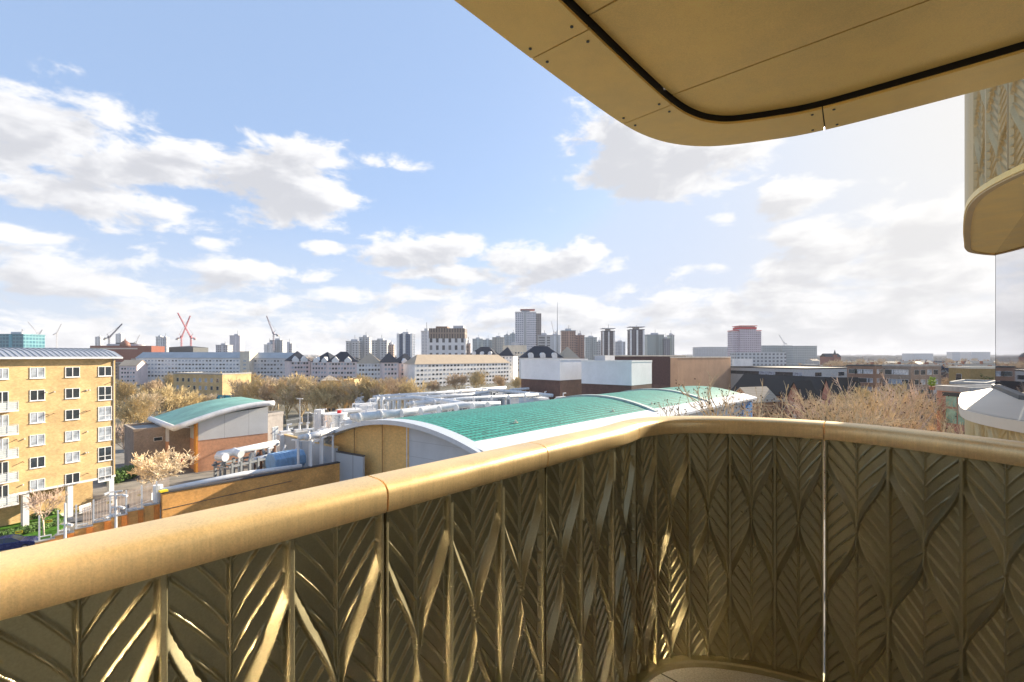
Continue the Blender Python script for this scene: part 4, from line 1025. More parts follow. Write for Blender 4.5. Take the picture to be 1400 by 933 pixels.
# white clad sheds
M_shed = ribbed('white_ribbed_cladding', (.74, .74, .76), .5, 3, .3, .6, dark=.9, frac=.12)
def two_face(name, label, cat, pxl, Yl, pxc, Yc, D, H, **kw):
    """front face from the left corner to the near corner; the right side then shows by depth"""
    return building(name, label, cat, XY(pxl, Yl), XY(pxc, Yc), D, H, **kw)
two_face('warehouse', 'white clad shed on a brown brick base, left one of the pair', 'warehouse', 712.3, 178, 765.6, 165, 16, zat(493, 165), wall=M_shed, baseh=zat(520.5, 165), base=M_bbrick, wmat=M_white)
two_face('warehouse', 'white clad shed on a brown brick base, nearer one beside the arched roof', 'warehouse', 795, 160, 863.5, 148, 14, zat(495.5, 148), wall=M_shed, baseh=zat(527.5, 148), base=M_bbrick, wmat=M_white, plant=1)
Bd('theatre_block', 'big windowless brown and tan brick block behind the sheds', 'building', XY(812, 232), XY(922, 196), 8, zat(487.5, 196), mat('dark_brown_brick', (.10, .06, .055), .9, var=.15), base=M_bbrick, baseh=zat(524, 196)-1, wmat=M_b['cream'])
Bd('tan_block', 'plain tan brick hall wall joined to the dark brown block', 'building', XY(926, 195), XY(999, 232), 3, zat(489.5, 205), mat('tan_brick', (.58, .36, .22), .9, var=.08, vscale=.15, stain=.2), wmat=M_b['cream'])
Bd('low_block', 'long low pale grey flat roofed building beyond the tree', 'building', XY(995, 234), XY(1100, 198), 46, zat(505, 200), mat('pale_grey_panel', (.50, .50, .48), .7, var=.08), 1, 9, z0=zat(513, 200)-.6, w=4.2, h=1.7, wmat=M_dark, rmat=mat('pale_roof', (.70, .63, .52), .9, var=.1, vscale=.1), rcols=3)
Bd('roof_cabin', 'white roof cabin above the low grey building', 'building', XY(1004, 300), XY(1029, 297), 10, zat(492, 297), M_b['white'])
# gabled terrace behind the arched hall
T0, T1 = XY(1000, 186), XY(1128, 152)
M_btile = ribbed('black_clay_tile', (.05, .046, .044), .35, 2, .3, .9, frac=.15)
Bd('terrace', 'orange brick terrace with long black tiled roof behind the bare tree', 'houses', T0, T1, 14, zat(541, 165), M_rbrick, 2, 9, 2.8, zat(541, 165)-5.0, roof='gable', rise=6.6, rmat=M_btile, lcols=1)
Bd('gabled_house', 'orange gabled brick house end beyond the tip of the green roof', 'house', XY(996, 166), XY(1030, 157), 12, zat(549, 160), brick('peach_brick', (.62, .34, .18), (.55, .28, .14), (.6, .4, .25)), 2, 3, 2.4, 1.2, roof='gabley', rise=4.6, rmat=M_tileb)
Bd('gabled_house', 'salmon brick gabled house projecting from the middle of the terrace', 'house', XY(1076, 149), XY(1096, 145), 8, zat(545, 146), M_rbrick, 2, 1, 2.7, 2, roof='gabley', rise=5.2, rmat=M_btile)
Bd('gabled_house', 'pink gabled house at the near end of the terrace', 'house', XY(1124, 152), XY(1137, 148), 10, zat(540, 150), mat('pink_brick', (.52, .28, .20), .9, stain=.2), 2, 1, 2.7, 2.4, roof='gabley', rise=5.4, rmat=M_btile)
# long blocks
Bd('slab_block', 'long white five storey slab block with grey metal roof', 'apartment block', XY(186, 372), XY(329, 368), 14, zat(489.5, 370), M_b['white'], 5, 30, 2.9, zat(489.5, 370)-14.4, 1.7, 1.2, roof='gable', rise=4.4, rmat=mat('grey_roof_sheet', (.40, .42, .43), .5, .2, var=.1, vscale=.1))
Bd('slab_block', 'white end house left of the long slab block, dark roofed', 'apartment block', XY(163, 350), XY(187, 352), 14, zat(500, 350), M_b['pink'], 4, 5, 2.9, 2.4, roof='gable', rise=4, rmat=M_tileb)
Bd('slab_block', 'shorter grey white slab block between the long slab and the slate roofed mansions', 'apartment block', XY(341, 372), XY(402, 370), 14, zat(490, 370), M_b['grey'], 5, 13, 2.9, zat(490, 370)-14.4, 1.7, 1.3, roof='gable', rise=4.4, rmat=MATS['grey_roof_sheet'])
Bd('link_tower', 'white stair tower joining two slab blocks', 'building', XY(328, 366), XY(341, 366), 12, zat(481.5, 366), M_b['cream'], 5, 1, 2.9, 5, 2.2, 1.3)
Bd('slab_block', 'long beige slab block with brown tiled roof and rows of windows', 'apartment block', XY(567, 318), XY(697, 384), 13, zat(497.5, 340), M_b['white'], 6, 28, 2.95, zat(497.5, 340)-16.6, 1.9, 1.3, roof='hip', rise=6.4, rmat=M_tileb)
# mansions with slate roofs, hipped and gabled, pinkish walls
man = [(396, 330, 424, 338, 494, 'slate pink mansion block at the far end of the mansions row', 1), (425, 334, 452, 330, 495, 'slate roofed mansion block with two gables beside the tree tops', 1),
       (447, 318, 488, 322, 495, 'slate roofed mansion block with red balconies, middle of the row', 1), (488, 322, 522, 326, 497, 'tan roofed mansion wing beside the red balconied one', 0),
       (523, 316, 545, 320, 496, 'white walled mansion end with small slate roof', 1), (546, 330, 572, 338, 497, 'low dark roofed wing next to the brown tiled slab block', 1)]
for (p0, Y0, p1, Y1, py, lab, k) in man:
    t = Bd('mansion_block', lab, 'apartment block', XY(p0, Y0), XY(p1, Y1), 15, zat(py, Y0), M_b['pink'] if k else M_b['white'], 5, max(3, int((p1-p0)/4.5)), 2.9, zat(py, Y0)-13.8, 1.4, 1.4, roof='hip', rise=6.8 if p1-p0 > 20 else 4.5, rmat=M_slate if k else M_tileb)
    L_ = frame_of(XY(p0, Y0), XY(p1, Y1))[0]; H_ = zat(py, Y0)
    for g_ in (range(2) if p1-p0 > 24 and k else ()):
        x = L_*(.28+.42*g_); d_ = MB(); d_.v = [(x-2.2, -.5, H_-.5), (x+2.2, -.5, H_-.5), (x+2.2, -.5, H_+1.2), (x, -.5, H_+3.4), (x-2.2, -.5, H_+1.2), (x-2.2, 5, H_-.5), (x+2.2, 5, H_-.5), (x+2.2, 5, H_+1.2), (x, 5, H_+3.4), (x-2.2, 5, H_+1.2)]
        d_.f = [(0, 1, 2, 3, 4), (0, 5, 6, 1), (1, 6, 7, 2), (2, 7, 8, 3), (3, 8, 9, 4), (4, 9, 5, 0)]; d_.m = [0]*6; d_.build('dormer_gable', M_b['white'], t)
for (p0, Y0, p1, Y1, py, lab, walls) in ((641, 300*1.35, 678, 400, 486, 'wide slate roof with white dormers behind the brown tiled block', 'white'), (680, 395, 702, 392, 487, 'white gabled mansion with a small blue slate roof', 'white'),
       (716, 288, 770, 292, 489.5, 'white mansion with blue slate roof and three round dormers above the sheds', 'white'), (770, 300, 792, 302, 490, 'beige roofed mansion end right of the slate roof with dormers', 'cream')):
    t = Bd('mansion_block', lab, 'apartment block', XY(p0, Y0), XY(p1, Y1), 16, zat(py, Y0), M_b[walls], 5, max(4, int((p1-p0)/5)), 2.9, zat(py, Y0)-13.8, 1.5, 1.5, roof='hip', rise=7.2, rmat=M_slate if walls == 'white' else M_tileb)
    L_ = frame_of(XY(p0, Y0), XY(p1, Y1))[0]; H_ = zat(py, Y0)
    if p1-p0 > 30:
        for g_ in range(3):
            x = L_*(.18+.3*g_); MB().box(x-1.6, -.35, H_-.4, x+1.6, 4, H_+1.6).build('dormer', M_b['white'], t); MB().tube([(x, -.36, H_+1.6), (x, 4, H_+1.6)], 1.6, 12).build('dormer_head', M_b['white'], t)
Bd('civic_block', 'white stone block beside the slate roofs', 'building', XY(694, 420), XY(720, 424), 20, zat(473, 420), M_b['cream'], 6, 6, 3, 8, 1.6, 1.5, plant=1)
# yellow brick blocks among the trees
Bd('brick_block', 'yellow brick three storey block among the bare trees', 'building', XY(237, 205), XY(304, 196), 14, zat(512, 200), M_ybrick, 3, 8, 3.2, zat(512, 200)-9.6, 1.3, 1.6, wmat=M_conc)
Bd('brick_block', 'orange brick block with small windows half hidden by the tree row', 'building', XY(440, 158), XY(462, 160), 9, zat(521, 158), M_ybrick, 3, 3, 3, 2.6, 1.2, 1.2, roof='hip', rise=1.6, rmat=M_tileb)
Bd('brick_block', 'narrow orange brick block behind the tree row, right of its twin', 'building', XY(470, 168), XY(484, 168), 9, zat(521, 168), M_ybrick, 3, 2, 3, 2.6, 1.2, 1.2)
q = Vector(XY(318, 190)); t = thing('sports_court', 'blue fenced sports court behind the yellow brick block', 'sports court', (q.x-6, q.y, 0), 0); MB().box(0, 0, 0, 12, 10, .1).build('surface', M_b['blue'], t)
MB().box(0, 0, 4.2, 12, .1, 5.6).build('windbreak', mat('blue_windbreak', (.02, .33, .42), .7), t)
for x in np.linspace(0, 12, 5): MB().box(x-.08, -.1, 0, x+.08, -.001, 6).build('post', M_dark, t)
# dome building far left
M_red = mat('red_terracotta', (.26, .10, .07), .85, var=.15)
q0, q1 = XY(95, 560), XY(193, 560)
t = thing('domed_building', 'red brick round hall with pale bands and small dome beyond the flats', 'building', (0, 560, 0))
for k, (p0, p1, z0, z1, m) in enumerate(((93, 196, 0, zat(477.5, 560), M_red), (94, 192, zat(477.5, 560)+.003, zat(475.8, 560), M_b['cream']), (96, 188, zat(475.8, 560)+.003, zat(472.5, 560), M_red), (118, 170, zat(472.5, 560)+.003, zat(470, 560), M_b['grey']), (130, 158, zat(470, 560)+.003, zat(468, 560), M_dark))):
    c = ((p0+p1)/2-700)/F*560; rx = (p1-p0)/2/F*560
    MB().prism([(c+rx*math.cos(2*PI*i/24), 30+rx*.5*math.sin(2*PI*i/24)) for i in range(24)], z0, z1).build('drum', m, t)
cx, cz = XY(171, 545)[0], zat(474, 545); MB().tube([(cx, -15, cz), (cx, -15, cz+2), (cx, -15, cz+4), (cx, -15, cz+6), (cx, -15, cz+7), (cx, -15, cz+9)], [5, 5, 4.2, 2.2, .8, .2], 14).build('dome', mat('copper_brown_dome', (.20, .08, .05), .6), t, smooth=True)
# roofs just behind the flats and right of the slab
Bd('office_block', 'red brick office block behind the slab roof', 'building', XY(188, 520), XY(207, 520), 20, zat(474, 520), M_red, 5, 6, 3, 8)
Bd('dark_roof_hall', 'dark low roofed hall below the crossed cranes', 'building', XY(231, 600), XY(264, 600), 30, zat(475, 600), M_dark, roof='hip', rise=2, rmat=M_slate)

# ================================================================== RIGHT-HAND DISTANCE
Bd('flats', 'brown brick flats with dark balconies right of the low grey building', 'apartment block', XY(1158, 165), XY(1196, 158), 12, zat(501, 160), M_b['brown'], 4, 7, 2.9, zat(501, 160)-11.2, 1.8, 1.5, rcols=4, wmat=M_dark)
Bd('flats', 'grey brown flats with white balconies among the bare trees', 'apartment block', XY(1207, 150), XY(1245, 142), 12, zat(501, 146), M_gbrick, 4, 6, 2.9, zat(501, 146)-11.2, 1.8, 1.5, rcols=4, wmat=M_conc)
Bd('works_building', 'yellow brown brick block with pale parapet near the corner glazing', 'building', XY(1297, 128), XY(1326, 120), 11, zat(504, 122), mat('olive_brick', (.34, .24, .11), .9, var=.12, stain=.2), 1, 1, z0=zat(516, 122)-1.2, w=2.2, h=2, wmat=M_b['cream'])
Bd('works_annexe', 'low brick annexe in front of the yellow brown block', 'building', XY(1299, 96), XY(1348, 92), 14, zat(526, 94), M_gbrick, wmat=M_conc)
rb = Bd('brick_office', 'pink brick building with two pairs of green glazed windows beside the leaf clad parapet', 'building', XY(1281, 47), XY(1325, 44), 12, zat(536, 45), mat('pink_brown_brick', (.46, .26, .20), .9, var=.1, vscale=2), wmat=M_conc)
M_gg = mat('green_glass', (.28, .46, .36), .15, var=.3, vscale=1, spec=.8)
for z in (zat(555, 46.5), zat(577, 46.5)):
    for x in (.9, 1.8+.25):
        MB().box(x, -.04, z, x+1.0, -.003, z+1.35).build('window', M_gg, rb)
MB().box(.6, -.08, zat(541, 46.5), 3.3, -.003, zat(541, 46.5)+.35).build('lintel', M_dark, rb)
q = G(1286, 535, zat(536, 45)); t = thing('roof_plant', 'yellow green shrub in a pot on the pink brick roof edge', 'plant', (XY(1287, 45)[0], 46, zat(536, 45)+.1)); MB().tube([(0, 0, 0), (0, 0, .35)], [.2, .26], 8).build('pot', M_rbrick, t); leaf_cloud(8, [(0, 0, .8, .35, .3, .55)], 260, .1, mat('lime_leaf', (.30, .38, .03), .7, var=.4, vscale=4), 'foliage', t)

# ================================================================== FAR TOWERS
def tower(label, px0, px1, py, Y, wall, win, cw=3.2, ch=3.0, cap=None, D=None, name='tower_block', fw=.55, fh=.5, group=None, roofbits=1, rot=0):
    x0, x1 = XY(px0, Y)[0], XY(px1, Y)[0]; H = zat(py, Y); L = x1-x0; D = D or L*.8
    t = thing(name, label, 'tower block', (x0, Y, 0), R(rot), group)
    m = grid('facade_%d_%d_%d_%d' % (int(wall[0]*99), int(wall[2]*99), int(win[0]*99), int(cw*10)), wall, win, cw, ch, fw, fh)
    MB().box(0, 0, 0, L, D, H).build('wall', m, t)
    if roofbits:
        MB().box(-.3, -.3, H+.003, L+.3, D+.3, H+1.0).build('parapet', mat('para_%d' % int(wall[0]*99), tuple(c*.8 for c in wall)), t)
        MB().box(L*.3, D*.3, H+1.003, L*.7, D*.7, H+3.5).build('plant_room', M_b['grey'], t)
        q_ = random.Random(int(px0*7)); f_ = q_.uniform(.12, .7); w_ = q_.uniform(.1, .18)*L
        MB().box(L*f_, -.5, 0, L*f_+w_, -.01, H+q_.uniform(-1, 2.5)).build('stair_core', mat('core_%d_%d' % (int(wall[0]*50), int(wall[2]*50)), tuple(min(.8, c*(.62 if int(px0) % 2 else 1.25)) for c in wall)), t)
        MB().tube([(L*.55, D*.5, H+3.5), (L*.55, D*.5, H+q_.uniform(6, 10))], .25, 4).build('aerial', M_dark, t)
    return t, L, D, H
W_, Gy, Tn = (.76, .76, .76), (.47, .48, .52), (.50, .37, .30)
Wn = (.06, .07, .09)
tower('teal glass office tower beyond the yellow brick flats', -6, 32, 458, 520, (.10, .30, .36), (.03, .14, .20), 3.6, 3.8, fw=.8, fh=.7)
tower('small pale block right of the teal office tower', 33, 43, 466, 900, W_, Gy)
tower('distant thin tower left of the leaning crane', 130, 137, 461, 1600, Gy, Wn); tower('distant slim tower right of the leaning crane', 158, 165.5, 457, 1800, Gy, Wn)
tower('white residential tower left of the crossed cranes', 213, 220, 461, 1000, W_, Wn); tower('grey residential tower joined to its white neighbour', 220.5, 227.5, 462, 1000, Gy, Wn)
tower('low office block with dark windows left of the round cornered tower', 295, 311, 472.5, 800, Gy, (.03, .03, .05))
tower('lilac grey tower standing alone right of the crossed cranes', 314, 328, 459.5, 850, (.50, .48, .52), Gy)
tower('white block below the single luffing crane', 361, 371, 472, 720, W_, Gy); tower('grey tower below the single luffing crane', 369, 386, 466, 730, (.42, .45, .48), (.12, .14, .18)); tower('grey block right of the tower with the crane', 387, 399, 470.5, 800, Gy, Wn)
tower('left grey slab of the three striped towers', 473, 491, 467.5, 640, (.60, .59, .58), (.14, .14, .15), 4, 3); tower('taller middle slab of the three striped towers', 491, 505, 462, 650, (.60, .59, .58), (.14, .14, .15), 4, 3); tower('right grey slab of the three striped towers', 508, 529, 466.5, 630, (.60, .59, .58), (.14, .14, .15), 4, 3)
tower('small brown block between the striped slabs and the blue white tower', 529, 538, 472, 640, Tn, Wn)
t, L, D, H = tower('dark blue tower with white corner columns', 543, 564, 458, 560, (.12, .16, .24), (.05, .07, .12), 2.2, 3)
for x in (-.4, L*.38, L*.86): MB().box(x, -.8, 0, x+L*.16, -.01, H+1.5).build('corner_column', M_b['white'], t)
tower('plain white tower behind the brown topped white building', 576, 588, 454, 470, (.6, .6, .62), Gy)
t, L, D, H = tower('big white building with a brown brick crown', 585, 637, 463, 400, (.72, .72, .72), (.05, .05, .06), 5.2, 6.2, roofbits=0, D=22, fw=.42, fh=.62)
Hc_ = zat(449, 400); b = MB().box(L*.02, .6, H+.003, L*.97, D-.6, Hc_); b.build('crown_storey', grid('brown_crown', (.30, .23, .18), (.10, .08, .07), 2.2, 5.0, .55, .75), t)
MB().box(L*.2, 1.5, Hc_+.003, L*.5, D-2, Hc_+1.6).build('roof_step', M_b['brown'], t); MB().box(L*.66, 1.5, Hc_+.003, L*.93, D-2, Hc_+2.2).build('roof_step', M_b['grey'], t)
tower('brown stub block right of the brown crowned building', 637, 643, 471, 405, Tn, Wn)
for i, (p0, p1, py, Y, c, lab) in enumerate(((646, 660, 464, 900, (.42, .46, .46), 'pale green grey block left in the cluster beside the tallest tower'), (660, 673, 465.5, 880, (.40, .45, .46), 'second pale green grey block beside the tallest tower'), (673, 689, 462, 860, (.46, .44, .40), 'beige slab block left of the blue grey one'), (689, 697, 459, 900, (.40, .46, .52), 'blue grey slab stepping up to the tallest tower'), (697, 706, 457, 900, (.40, .46, .52), 'higher step of the blue grey slab beside the tallest tower'))): tower(lab, p0, p1, py, Y, c, (.16, .19, .22))
t, L, D, H = tower('tallest tower on the skyline, pale grid facade with a crown', 704.5, 733, 427.5, 640, (.76, .74, .76), (.14, .15, .20), 2.6, 2.9, fw=.5, fh=.62, D=24)
MB().box(L+.01, 2, 0, L+7, D-2, H-1).build('side_wing', grid('brown_grey_wing', (.34, .30, .28), (.12, .11, .11), 2.6, 2.9, .5, .5), t); MB().box(L*.25, 4, H+3.503, L*.95, D-6, H+5).build('crown', mat('dusky_red', (.35, .15, .14), .8), t)
tower('grey banded tower at the foot of the tallest tower', 736, 752, 459.5, 560, (.50, .49, .48), (.08, .08, .09), 8, 2.9, fw=.9)
tower('pale cylinder like block left of the mast', 752, 766, 459, 820, (.50, .53, .56), Gy)
tower('red brown brick tower right of the mast', 768, 787, 453, 600, (.40, .25, .19), (.12, .09, .08), 3, 3)
tower('stepped lower wing of the red brown brick tower', 787, 799, 459.5, 620, (.36, .24, .20), Wn); tower('grey slab behind the red brown tower', 789, 798, 460, 760, Gy, Wn)
tower('glassy grey tower between the brick tower and striped tower', 801, 816, 462, 800, (.40, .43, .44), (.14, .17, .19)); tower('short grey block left of the first striped tower', 816, 824, 468, 820, Gy, Wn)
for (p0, p1, py, Y, lab) in ((824, 840.5, 453.5, 600, 'dark and white vertically striped tower, left one of the two'), (861.5, 881, 451.5, 570, 'dark and white vertically striped tower, right one of the two')):
    t, L, D, H = tower(lab, p0, p1, py, Y, (.13, .11, .12), (.04, .04, .05), 1.8, 2.9)
    for x in (-.2, L*.44, L*.88): MB().box(x, -.7, 0, x+L*.12, -.01, H).build('white_stripe', M_b['white'], t)
    MB().box(-.8, -.8, H+3.5, L+.8, D+.8, H+4.2).build('roof_slab', M_b['grey'], t)
tower('faint low block between the two striped towers', 842, 855, 468, 1000, Gy, Wn)
tower('wide pale green glass slab right of the striped towers', 885, 908, 458.5, 700, (.42, .46, .43), (.20, .24, .24), 3, 3, D=14); tower('darker half of the pale glass slab', 908, 916, 464, 695, (.26, .26, .28), (.10, .10, .12), D=14); tower('bright end of the pale glass slab', 916, 922, 459, 700, (.50, .54, .48), (.26, .30, .28), D=14)
for (p0, p1, py, lab) in ((950, 960, 476, 'faint power hall, lowest left step'), (960, 1003, 474.5, 'faint long power hall left of the red topped tower')): tower(lab, p0, p1, py, 1500, (.40, .40, .41), Gy, 8, 6, roofbits=0)
tower('faint long glass hall right of the red topped tower', 1042, 1083, 472.5, 1100, (.38, .40, .40), (.24, .26, .27), 5, 5, roofbits=0); tower('right end of the faint long glass hall', 1084, 1117, 473, 1050, (.40, .42, .41), (.22, .24, .25), 5, 5, roofbits=0)
t, L, D, H = tower('pink grey tower with a red rimmed roof', 1012, 1034, 450, 620, (.66, .58, .62), (.26, .17, .20), 2.4, 2.8, roofbits=0, D=20)
M_rr = mat('red_roof_rim', (.62, .06, .06), .7)
MB().box(-.4, -.4, H+.003, L+.4, D+.4, H+2.4).build('red_band', M_rr, t); MB().box(-1, -1, H+3.6, L+1, D+1, H+4.4).build('red_rim', M_rr, t); MB().box(1, 1, H+2.403, L-1, D-1, H+3.597).build('top_storey', M_b['white'], t)
for (x0, x1) in ((-8.6, -.02), (L+.02, L+8)):
    MB().box(x0, 3, 0, x1, D-3, H-3.5).build('wing', [c for c in t.children if c.name.startswith('wall')][0].data.materials[0], t); MB().box(x0-.3, 2.7, H-2.4, x1+.3, D-2.7, H-1.6).build('red_rim', M_rr, t); MB().box(x0+.6, 3.5, H-3.497, x1-.6, D-3.5, H-2.403).build('top_storey', M_b['white'], t)
tower('long low white terrace below the red topped tower', 1007, 1075, 482, 420, (.62, .62, .62), (.14, .14, .16), 3.4, 3, roofbits=0, D=12)
for (p0, p1, py, lab) in ((1250, 1276, 483.5, 'faint pale slab on the right horizon'), (1302, 1313, 481.5, 'faint small pale tower on the right horizon'), (1328, 1354, 481.5, 'faint wide white slab nearest the corner glazing')): tower(lab, p0, p1, py, 1700, (.5, .5, .52), Gy, 6, 5, roofbits=0)
# church with spire
x, y = XY(1141, 760); t = thing('church', 'brick church with a thin spire on the right horizon', 'church', (x, y, 0)); MB().box(-14, 0, 0, 10, 14, 20).build('nave', M_red, t); roof_gable(24, 14, 20, 5).build('roof', M_slate, t, loc=(-14, 0, 0)); MB().box(-2, -2.5, 0, 2.5, 2, 23).build('tower', M_red, t); MB().tube([(.2, -.2, 23), (.2, -.2, 31)], [2.2, .1], 4).build('spire', M_slate, t)
# radio mast and cranes
def crane(label, px, py_base, py_cab, tip, Y, col, tail=(6, 5), s=1.):
    x, y = XY(px, Y); zb, zc = zat(py_base, Y), zat(py_cab, Y); t = thing('tower_crane', label, 'crane', (x, y, 0))
    m = mat('crane_%d_%d' % (int(col[0]*99), int(col[1]*99)), col, .6); k = Y/700*s
    def latt(a, b_, w, n, name):
        a, b_ = Vector(a), Vector(b_); d = (b_-a).normalized(); u = Vector((0, 1, 0)); v = d.cross(u).normalized(); B_ = MB()
        c4_ = [u*w+v*w, u*w-v*w, -u*w-v*w, -u*w+v*w]
        for o in c4_: B_.tube([a+o, b_+o*.6], .22*k, 4)
        for i in range(n):
            p, q = a.lerp(b_, i/n), a.lerp(b_, (i+1)/n)
            for j in range(4): B_.tube([p+c4_[j], q+c4_[(j+1) % 4]], .15*k, 3)
        B_.build(name, m, t)
    latt((0, 0, max(0, zb-10)), (0, 0, zc), .9*k, 8, 'mast')
    T = P(tip[0], tip[1], Y)-Vector((x, y, 0)); latt((0, 0, zc+k), T, .7*k, 12, 'jib')
    sg = -1 if T.x > 0 else 1
    MB().box(min(0, sg*tail[0]*k), -1.2*k, zc, max(0, sg*tail[0]*k), 1.2*k, zc+1.2*k).build('counter_jib', m, t); MB().box(sg*tail[0]*k-1.6*k, -1.3*k, zc-2.2*k, sg*tail[0]*k+1.6*k, 1.3*k, zc-.01).build('counterweight', M_conc, t)
    MB().box(-1.2*k, -1.4*k, zc+1.21*k, 1.2*k, 1.4*k, zc+3.6*k).build('cab', m, t); pk = Vector((sg*3*k, 0, zc+6.5*k))
    MB().tube([(0, 0, zc+3*k), pk], .35*k, 4).build('a_frame', m, t); MB().tube([pk, T*.98], .12*k, 3).build('pendant', M_dark, t)
crane('dark leaning crane behind the round hall', 149, 476, 463, (167, 443), 700, (.10, .10, .14))
crane('red and white crane leaning left, crossing its neighbour', 261, 478, 463, (243, 428), 700, (.45, .10, .13)); crane('red crane leaning right, crossing its neighbour', 248, 478, 463, (260, 432), 720, (.50, .16, .18))
crane('single crane over the grey tower, jib leaning left', 374, 470, 458, (364.5, 432), 700, (.22, .20, .26))
crane('pale crane left of the faint pair, near the teal tower', 51, 478, 461, (58, 451), 1300, (.45, .45, .48), s=.7); crane('pale crane in the faint pair beyond the flats', 57, 478, 463, (38, 440), 1400, (.5, .5, .52), s=.6); crane('pale thin crane beyond the metal roof of the flats', 77.5, 478, 457, (84, 443), 1300, (.48, .48, .5), s=.6)
crane('tiny far crane beside the round hall dome', 187, 478, 468, (191, 458), 1500, (.5, .5, .52), s=.5); crane('tiny pale crane right of the red topped tower', 1072, 478, 470, (1065, 458), 1500, (.5, .5, .52), s=.5); crane('pale crane between the tallest tower and the mast', 757, 470, 455, (754, 440), 900, (.45, .42, .44), s=.5)
x, y = XY(762, 800); t = thing('radio_mast', 'tall thin lattice radio mast beside the tallest tower', 'mast', (x, y, 0)); zt = zat(413, 800); MB().tube([(0, 0, 0), (0, 0, zt*.6), (0, 0, zt)], [1.3, .6, .25], 5).build('pole', M_grey, t); MB().tube([(0, 0, zt*.52), (0, 0, zt*.57)], 1.8, 8).build('dish_ring', M_white2, t)

# ================================================================== LOW ROOFTOPS TO THE HORIZON
house_w = []
HM = {}
def far_house(k):
    if k in HM: return HM[k]
    r = random.Random(k*17+3); L = r.uniform(12, 34); D = r.uniform(9, 14); H = r.uniform(8, 15); rise = r.uniform(2, 4)
    wallc = [(.34, .20, .14), (.46, .42, .36), (.30, .22, .17), (.42, .28, .18), (.50, .48, .46), (.26, .19, .16)][k % 6]
    g = grid('house_%d' % k, wallc, (.06, .06, .07), 2.6, 2.9, .45, .5)
    w = MB().box(0, 0, 0, L, D, H)
    if k % 3 == 2: rf = MB().box(-.2, -.2, H, L+.2, D+.2, H+.6); rm = M_felt
    else:
        w.v += [(0, 0, H), (0, D, H), (0, D/2, H+rise-.26), (L, 0, H), (L, D, H), (L, D/2, H+rise-.26)]; i = 8; w.f += [(i, i+1, i+2), (i+5, i+4, i+3)]; w.m += [0, 0]
        rf = roof_gable(L, D, H, rise); rm = [M_tileb, M_slate][k % 2]
    ch = MB()
    for c in range(3): x = L*(c+.5)/3; ch.box(x-.5, D/2-.4, H+rise-1.5, x+.5, D/2+.4, H+rise+1.2)
    HM[k] = (w.mesh('wall', g), rf.mesh('roof', rm), ch.mesh('chimney', M_rbrick)); return HM[k]
def put_house(x, y, rot, k, s=1, zs=1):
    t = thing('house', 'small far house among the rooftops and bare trees of the district', 'house', (x, y, 0), rot, 'far houses of the district'); t.scale = (s, s, zs)
    w, rf, ch = far_house(k); inst('wall', w, t); o = inst('roof', rf, t)
    if k % 3 != 2: inst('chimney', ch, o)
r = random.Random(21)
for i in range(285):
    z = i/285
    if z < .62: Y = r.uniform(380, 1500); px = r.uniform(20, 1000)
    else: Y = r.choice((r.uniform(175, 400), r.uniform(260, 900))); px = r.uniform(1110, 1375)
    if px < 1000 and Y < 430 : Y += 120
    if 1035 < px < 1110 and Y < 400: Y += 300
    x, y = XY(px, Y); put_house(x, y, r.uniform(-.9, .9), r.randint(0, 11), zs=r.uniform(.85, 1.25) if px < 1000 else r.uniform(.6, .95))
for i, (px, Y, s) in enumerate(((1160, 230, .9), (1185, 205, 1), (1215, 260, 1), (1238, 215, .9), (1262, 250, 1), (1290, 200, .9), (1318, 220, .9), (1338, 175, .8), (1352, 240, 1))):
    x, y = XY(px, Y); put_house(x, y, r.uniform(-.5, .5), i, s)

# ================================================================== TREES
tree_variant('plane_a', seed=11, H=15, spread=.62, levels=5, r0=.32, twig=.042, dens=4, trunk_h=.14, m=M_bark['olive'])
tree_variant('plane_b', seed=12, H=14, spread=.70, levels=5, r0=.30, twig=.042, dens=4, trunk_h=.14, m=M_bark['warm'])
tree_variant('plane_c', seed=14, H=15, spread=.66, levels=5, r0=.30, twig=.042, dens=4, trunk_h=.14, m=M_bark['brown'])
tree_variant('small_a', seed=21, H=5.2, spread=.75, levels=4, r0=.09, twig=.016, dens=4, m=M_bark['pink'], mt=M_bark['pale'], trunk_h=.38)
tree_variant('blossom', seed=22, H=7.5, spread=.95, levels=5, r0=.16, twig=.03, dens=4, m=M_bark['pale'], trunk_h=.14)
tree_variant('big_a', seed=31, H=19, spread=.66, levels=6, r0=.34, twig=.013, dens=4, m=M_bark['sand'], pods=.10)
tree_variant('big_b', seed=33, H=19, spread=.68, levels=6, r0=.32, twig=.013, dens=3, m=M_bark['rosy'], pods=.22)
tree_variant('big_c', seed=37, H=19, spread=.64, levels=6, r0=.30, twig=.014, dens=2, m=M_bark['sand'], pods=.6)
tree_variant('far_a', seed=41, H=14, spread=.66, levels=4, r0=.3, twig=.075, dens=4, m=M_bark['brown'])
tree_variant('far_b', seed=43, H=14, spread=.7, levels=4, r0=.3, twig=.07, dens=4, m=M_bark['warm'])
x, y = pg(60, 735); plant_tree('small_a', 'small pink twigged bare tree growing in the shrub bed by the parked cars', x, y, 1.08)
x, y = pg(6, 705); plant_tree('small_a', 'small pink bare tree at the dark undercroft of the flats', x, y, .9, 1.3)
x, y = pg(208, 672); plant_tree('blossom', 'pale blossoming small tree in front of the low grey building', x, y, 1.25, .4, sz=1.0)
x, y = pg(172, 634); plant_tree('small_a', 'thin pink twigged tree between the flats and low grey building', x, y, 1.5, 2.1)
gp = 'row of bare plane trees beyond the green roofed halls'
